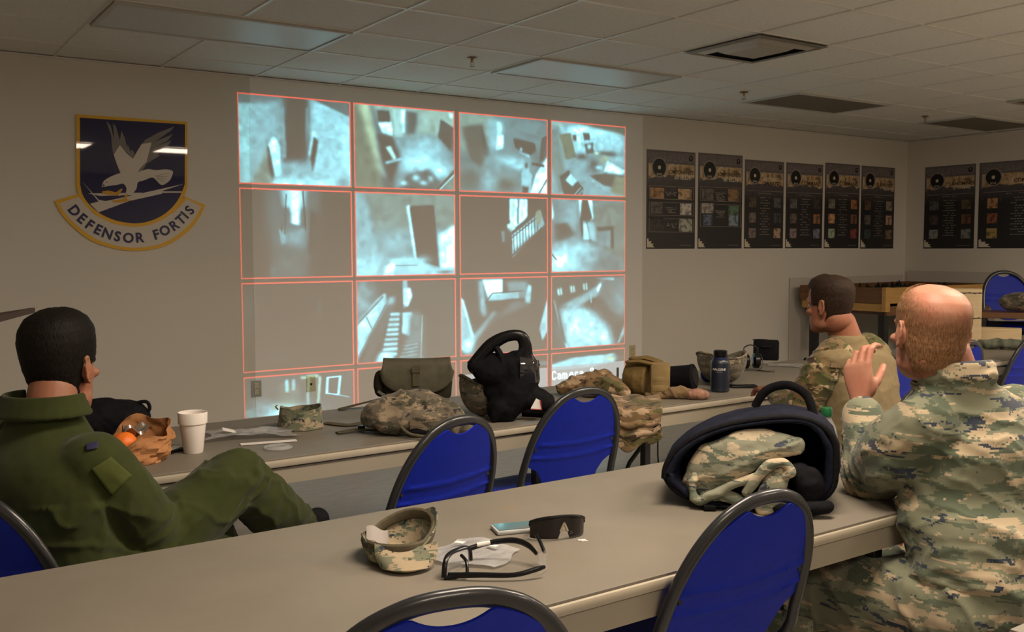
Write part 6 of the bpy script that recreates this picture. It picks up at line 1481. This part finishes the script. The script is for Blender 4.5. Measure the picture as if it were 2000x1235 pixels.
# ---- black rucksack stuffed with camouflage clothes, on the near table
t, s = put('rucksack', 'black rucksack lying open on the near table, stuffed with camouflage clothing', 'bag', 1462, 985, turn=-.10)
def BX(px, py, y=0):     # photo point -> local x, z of the bag at depth y
    return Vector(((px-1462)*s*1.0, y, (985-py)*s*.98+.012+y*.26))
bm = newbm(); rings = []
def prof(k, sc, y, cx, cz, w=.205, h=.115):
    a = 2*PI*k/56; ca, sa = math.cos(a), math.sin(a); p = 2.6
    x = w*math.copysign(abs(ca)**(2/p), ca); z = h*math.copysign(abs(sa)**(2/p), sa)
    z *= (1.0 if z < 0 else 1.0+.22*math.cos(a-.95)); sl = .22*x*(z > 0)
    zz = cz+z*sc+sl*sc*.9; return Vector((cx+x*sc, y+.02*ca, zz if zz > .012 else .012*math.exp((zz-.012)/.05)))
for sc_, y, cx in ((.30, .27, -.045), (.72, .26, -.03), (.95, .20, -.02), (1.05, .11, -.01), (1.06, .02, .0), (1.0, -.055, .004), (.97, -.070, .004), (.90, -.066, .004), (.87, -.03, .004), (.86, .06, .002), (.80, .14, 0), (.62, .20, 0), (.3, .235, 0)):
    rings.append([prof(k, sc_, y, cx, .118) for k in range(56)])
R_ = [[bm.verts.new(p) for p in r] for r in rings]
for a, b in zip(R_, R_[1:]):
    for k in range(56): bm.faces.new((a[k], a[(k+1) % 56], b[(k+1) % 56], b[k]))
bm.faces.new(R_[0][::-1]); bm.faces.new(R_[-1]); bmesh.ops.recalc_face_normals(bm, faces=bm.faces[:])
me = bpy.data.meshes.new('x'); bm.to_mesh(me); bm.free()
n = len(me.vertices); Q = np.empty(n*3, np.float32); me.vertices.foreach_get('co', Q); Q = Q.reshape(-1, 3).astype(float); D = (fbm(Q*14, 5)-.5)*.022
Q[:, 0] += D; Q[:, 1] += D*.6; Q[:, 2] += D*.7*(Q[:, 2] > .03); me.vertices.foreach_set('co', Q.astype(np.float32).ravel()); me.update()
obj('bag_shell', me, M_navy, t, sharp=0)
bm = newbm(); tube(bm, [prof(k, 1.0, -.060, .004, .118)+Vector((0, 0, .002)) for k in range(56)], .0085, 10, closed=True); obj('zip_edge', bm, M_black, t)
bm = newbm(); tube(bm, [(-.0, .12, .262), (.03, .11, .315), (.085, .09, .338), (.135, .07, .312), (.155, .05, .245)], [.005, .006, .006, .006, .006], 10, smooth=6, flat=2.2); obj('carry_strap', bm, M_black, t)
bm = newbm(); tube(bm, [(.125, -.05, .115), (.150, -.055, .09), (.150, -.055, .05)], [.030, .036, .028], 16, round_ends=True); ell(bm, (.150, -.062, .085), (.036, .022, .055)); blob('inner_pocket', bm, M_black, t, .005, 3)
bm = newbm(); tube(bm, [(.05, -.085, .022), (.12, -.092, .028), (.19, -.07, .030)], [.014, .020, .018], 12, round_ends=True, smooth=4); blob('bottom_pocket', bm, M_black, t, .005, 3, lambda Q, N: lumps(Q, .004, 30))
bm = newbm(); box(bm, (-.085, -.095, .010), (.030, .022, .016), Euler((.1, 0, .3)).to_matrix(), bevel=.003); tube(bm, [(-.085, -.09, .012), (-.05, -.08, .012), (.0, -.07, .014)], .009, 8, flat=.4, smooth=3); obj('compression_strap', bm, M_black, t)
# clothing inside the rucksack
t3 = thing('camouflage_coat', 'folded tiger-stripe camouflage coat stuffed in the mouth of the black rucksack', 'coat', t.location, t.rotation_euler.z)
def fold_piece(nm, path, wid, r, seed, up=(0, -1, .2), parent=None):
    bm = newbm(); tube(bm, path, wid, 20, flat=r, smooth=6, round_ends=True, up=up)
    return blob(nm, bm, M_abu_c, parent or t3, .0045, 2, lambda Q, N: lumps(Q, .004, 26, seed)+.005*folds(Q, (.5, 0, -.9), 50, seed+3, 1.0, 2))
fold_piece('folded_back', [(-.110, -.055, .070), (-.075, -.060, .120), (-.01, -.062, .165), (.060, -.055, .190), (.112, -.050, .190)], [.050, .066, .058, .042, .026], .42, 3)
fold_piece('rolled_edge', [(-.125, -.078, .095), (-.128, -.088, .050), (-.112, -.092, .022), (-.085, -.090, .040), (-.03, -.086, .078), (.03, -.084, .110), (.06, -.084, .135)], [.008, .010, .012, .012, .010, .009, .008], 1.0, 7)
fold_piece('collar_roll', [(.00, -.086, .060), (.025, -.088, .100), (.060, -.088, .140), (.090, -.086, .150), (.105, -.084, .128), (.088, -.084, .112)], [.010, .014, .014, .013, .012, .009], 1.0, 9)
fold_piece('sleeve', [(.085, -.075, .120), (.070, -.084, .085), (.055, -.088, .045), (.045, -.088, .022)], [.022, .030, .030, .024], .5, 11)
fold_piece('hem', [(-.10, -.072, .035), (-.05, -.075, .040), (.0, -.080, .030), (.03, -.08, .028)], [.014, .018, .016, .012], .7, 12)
t.scale = (1, 1, .88); t3.scale = (1, 1, .88)
# ---- water bottle
t, s = put('water_bottle', 'clear water bottle with a green cap behind the black rucksack', 'bottle', 1612, 935, group=None)
bm = newbm(); lathe(bm, [(.026, .001), (.031, .006), (.0305, .020), (.0318, .05), (.0300, .085), (.0318, .10), (.031, .125), (.024, .152), (.0135, .172), (.0125, .186)], seg=36, cap=False); bm.normal_update(); obj('bottle_wall', bm, M_pet, t)
bm = newbm(); lathe(bm, [(.0312, .045), (.0322, .047), (.0322, .098), (.0312, .100)], seg=36, cap=False); obj('label', bm, mat('blue_bottle_label', (.012, .07, .20), .4, nscale=30, namt=.5), t)
bm = newbm(); lathe(bm, [(.015, .178), (.0155, .180), (.0155, .200), (.014, .203), (.001, .203)], seg=30); obj('cap', bm, mat('green_bottle_cap', (.01, .11, .035), .4), t)
bm = newbm(); lathe(bm, [(.029, .004), (.0295, .04), (.0280, .085), (.0295, .10), (.0001, .10)], seg=30); obj('water', bm, M_water, t)

# ================================================================= FAR RIGHT CORNER
t = thing('sand_table', 'low wooden sand table with dark model scenery, in the far corner', 'table', (7.72, -.61, 0))
bm = newbm(); box(bm, (0, 0, .79), (1.76, .90, .05)); obj('bottom_board', bm, M_wood_dark, t, smooth=False)
for nm, c_, s_, m_ in (('side_board', (-.90, 0, .945), (.03, .99, .15), M_wood_d), ('side_board', (.90, 0, .945), (.03, .99, .15), M_wood_d), ('front_board', (0, -.480, .945), (1.77, .03, .15), M_wood_y), ('rear_board', (0, .480, .945), (1.77, .03, .15), M_wood_d), ('lower_rail', (-.89, 0, .83), (.03, .95, .075), M_wood_y), ('lower_rail', (0, -.470, .80), (1.75, .03, .09), M_wood_d), ('corner_block', (-.895, -.487, .91), (.07, .045, .23), M_wood_y)):  # end boards browner than the front, painting in their shade
    bm = newbm(); box(bm, c_, s_, bevel=.003); obj(nm, bm, m_, t, smooth=False)
for sx in (-1, 1):
    for sy in (-1, 1):
        bm = newbm(); box(bm, (sx*.80, sy*.40, .383), (.07, .07, .762), bevel=.003); obj('leg', bm, M_blackm, t, smooth=False)
bm = newbm(); sheet(bm, lambda u, v: Vector(((u-.5)*1.74, (v-.5)*.92, .965+.030*float(fbm(np.array([[u*7, v*5, 2.]]), 3)[0]))), 50, 26); obj('model_terrain', bm, mat('model_turf', (.02, .022, .010), .95, nscale=20, namt=.5), t)
trees = random.Random(3); bm = newbm()
tt = 0
for k in range(34):
    x = trees.uniform(-.80, .80); y = trees.uniform(-.42, .40); z = .975; hh = trees.uniform(.03, .075)
    t4 = thing('model_tree', 'tiny dark model tree on the sand table', 'model tree', (7.72+x, -.61+y, z), 0, 'model trees on the sand table')
    bm = newbm(); r = trees.uniform(.014, .024)
    lathe(bm, [(r*.5, 0), (r, hh*.25), (r*.55, hh*.45), (r*.8, hh*.5), (r*.3, hh*.8), (r*.1, hh)], seg=9); obj('foliage', bm, mat('model_tree_green', (.010, .014, .007), .95), t4)
# plywood cabinet with dark seams between its boards
p = atd(1878, 668, 6.4)
t = thing('plywood_box', 'upright pale plywood box with stitched seams, behind the balding man', 'box', (p.x, p.y, 0), -math.radians(60))
bm = newbm(); box(bm, (-.02, .1, .56), (.27, .20, 1.118), bevel=.003); obj('box_body', bm, M_wood_p, t, smooth=False)
for z in (1.095, .93, .745, .56):
    bm = newbm(); box(bm, (-.02, -.0015, z), (.272, .003, .004)); 
    for k in range(9): box(bm, (-.14+k*.03, -.002, z+.003*(-1)**k), (.012, .004, .004))
    obj('seam', bm, M_blackm, t, smooth=False)
back_at(1768, 697, -6, 'blue folding chair at the far table, glimpsed beside the balding man\'s face')
back_at(1893, 670, 2, 'blue folding chair whose top shows over the balding man\'s collar')
back_at(2022, 655, -6, 'blue folding chair cut by the right edge of the photo')
# bench with a chair and a camouflage bag
p = atd(1990, 640, 7.6)
t = thing('wooden_bench', 'narrow wooden stand with an orange-brown shelf at the right edge of the photo', 'stand', (p.x, p.y, 0), -math.radians(62))
bm = newbm(); box(bm, (0, 0, .865), (.55, .34, .045), bevel=.004); obj('shelf_board', bm, M_wood_d, t, smooth=False)
for sx in (-1, 1):
    for sy in (-1, 1): bm = newbm(); box(bm, (sx*.25, sy*.14, .421), (.04, .04, .84)); obj('leg', bm, M_blackm, t, smooth=False)
bm = newbm(); box(bm, (0, .14, .60), (.50, .02, .40)); obj('back_panel', bm, mat('dark_navy_panel', (.008, .010, .03), .7), t, smooth=False)
q = t.location.copy()
t5 = thing('camouflage_bag', 'small camouflage bag on the orange-brown shelf at the right edge', 'bag', (q.x, q.y, .888), t.rotation_euler.z)
bm = newbm(); ell(bm, (.02, -.03, .078), (.17, .10, .075)); blob('bag_body', bm, M_abu_l, t5, .008, 3, lambda Q, N: lumps(Q, .015, 12))
a = math.radians(62); c = chair(q.x+.24*math.sin(a)+.02, q.y+.24*math.cos(a), 62+150, 'blue folding chair standing on a dolly behind the wooden stand', z=.30)
t6 = thing('chair_dolly', 'low dark dolly carrying the chair behind the wooden stand', 'dolly', (c.location.x, c.location.y, 0), -math.radians(62))
bm = newbm(); box(bm, (0, 0, .20), (.62, .62, .19), bevel=.01); obj('platform', bm, M_wood_dark, t6, smooth=False)
for sx in (-1, 1):
    for sy in (-1, 1): bm = newbm(); lathe(bm, [(.052, -.02), (.052, .02)], (sx*.26, sy*.26, .053), 16, Euler((0, PI/2, 0)).to_matrix()); obj('wheel', bm, M_rubber, t6)
# clothes on the far table at the right
t, s = put('camouflage_cloth', 'crumpled camouflage cloth on the far table at the right edge of the photo', 'cloth', 1958, 683)
bm = newbm(); tube(bm, [(-.16, .03, .03), (-.05, .0, .035), (.08, .02, .04), (.20, .0, .04)], [.035, .045, .05, .045], 16, round_ends=True, flat=.6); blob('cloth', bm, mat('dull_green_cloth', (.13, .14, .10), .9, nscale=22, namt=.4), t, .007, 2, lambda Q, N: lumps(Q, .014, 16)+.010*folds(Q, (.7, .5, .3), 40, 5))
t, s = put('wooden_tray', 'small pale wooden box behind the crumpled cloth at the right edge', 'box', 1985, 672)
bm = newbm()
t.location += Vector((.12, .20, 0)); box(bm, (0, 0, .045), (.30, .16, .088), bevel=.004); obj('tray_body', bm, M_wood_p, t, smooth=False)
t, s = put('field_hat', 'dark hat with a pale camouflage lining on the far table, left of the balding man', 'cap', 1715, 705)
bm = newbm(); ell(bm, (-.035, .02, .055), (.055, .06, .055)); blob('crown', bm, M_black, t, .006, 2, lambda Q, N: lumps(Q, .006, 22))
bm = newbm(); sheet(bm, lambda u, v: Vector((.012+.035*math.sin(u*2.6)+.04*v*u, -.05+.02*v, .105-.085*u+.01*v)), 12, 6, .005); obj('lining', bm, M_abu_l, t)
bm = newbm(); tube(bm, [(.0, -.02, .02), (.06, -.01, .03), (.11, .0, .02)], [.016, .02, .014], 10, round_ends=True); obj('strap', bm, M_webb, t)
# left edge
p = atd(20, 612, 2.9)
t = thing('wall_shelf', 'brown wooden shelf tip at the left edge of the photo', 'shelf', (-1.62, -3.2, 1.20))
a_ = atd(60, 604, 4.4); b2 = atd(-40, 604, 4.0)
t.location = (a_.x, a_.y, a_.z)
d_ = Vector((b2.x-a_.x, b2.y-a_.y, 0)); bm = newbm()
n_ = d_.normalized(); pr = Vector((-n_.y, n_.x, 0))
loft(bm, [[Vector((0, 0, .006)), Vector((0, 0, -.016)), pr*.02+Vector((0, 0, -.016)), pr*.02+Vector((0, 0, .006))], [n_*.8+Vector((0, 0, -.012)), n_*.8+Vector((0, 0, -.050)), n_*.8+pr*.12+Vector((0, 0, -.050)), n_*.8+pr*.12+Vector((0, 0, -.012))]])
obj('shelf_board', bm, M_wood_dark, t, smooth=False)
bm = newbm(); q2 = n_*.74; box(bm, q2+pr*.05+Vector((0, 0, -(a_.z)/2-.022)), (.05, .05, a_.z-.048)); obj('post', bm, M_wood_dark, t, smooth=False)
p = onz(-30, 1110, .50)
t = thing('wooden_armchair', 'dark brown wooden chair arms at the left edge behind the man in the flight suit', 'chair', (-1.62, -3.55, 0), .4)
for k, (px, py) in enumerate(((38, 1078), (40, 1100))):
    a_ = atd(px, py-8+18*k-8, 3.0+.05*k)-t.location; a_ = Matrix.Rotation(-.4, 3, 'Z') @ a_
    bm = newbm(); tube(bm, [a_, a_+Vector((-.14, .0, -.035)), a_+Vector((-.34, .02, -.04))], [.014, .022, .024], 12, smooth=4, round_ends=True); ar = obj('armrest', bm, M_wood_dark, t)
    bm = newbm(); e_ = a_+Vector((-.22, .0, -.04)); box(bm, (e_.x, e_.y, e_.z/2-.012), (.035, .035, e_.z-.030)); obj('arm_post', bm, M_wood_dark, t, smooth=False)
bm = newbm(); box(bm, (a_.x-.28, a_.y+.02, .38), (.36, .40, .05), bevel=.01); obj('seat', bm, M_wood_dark, t)
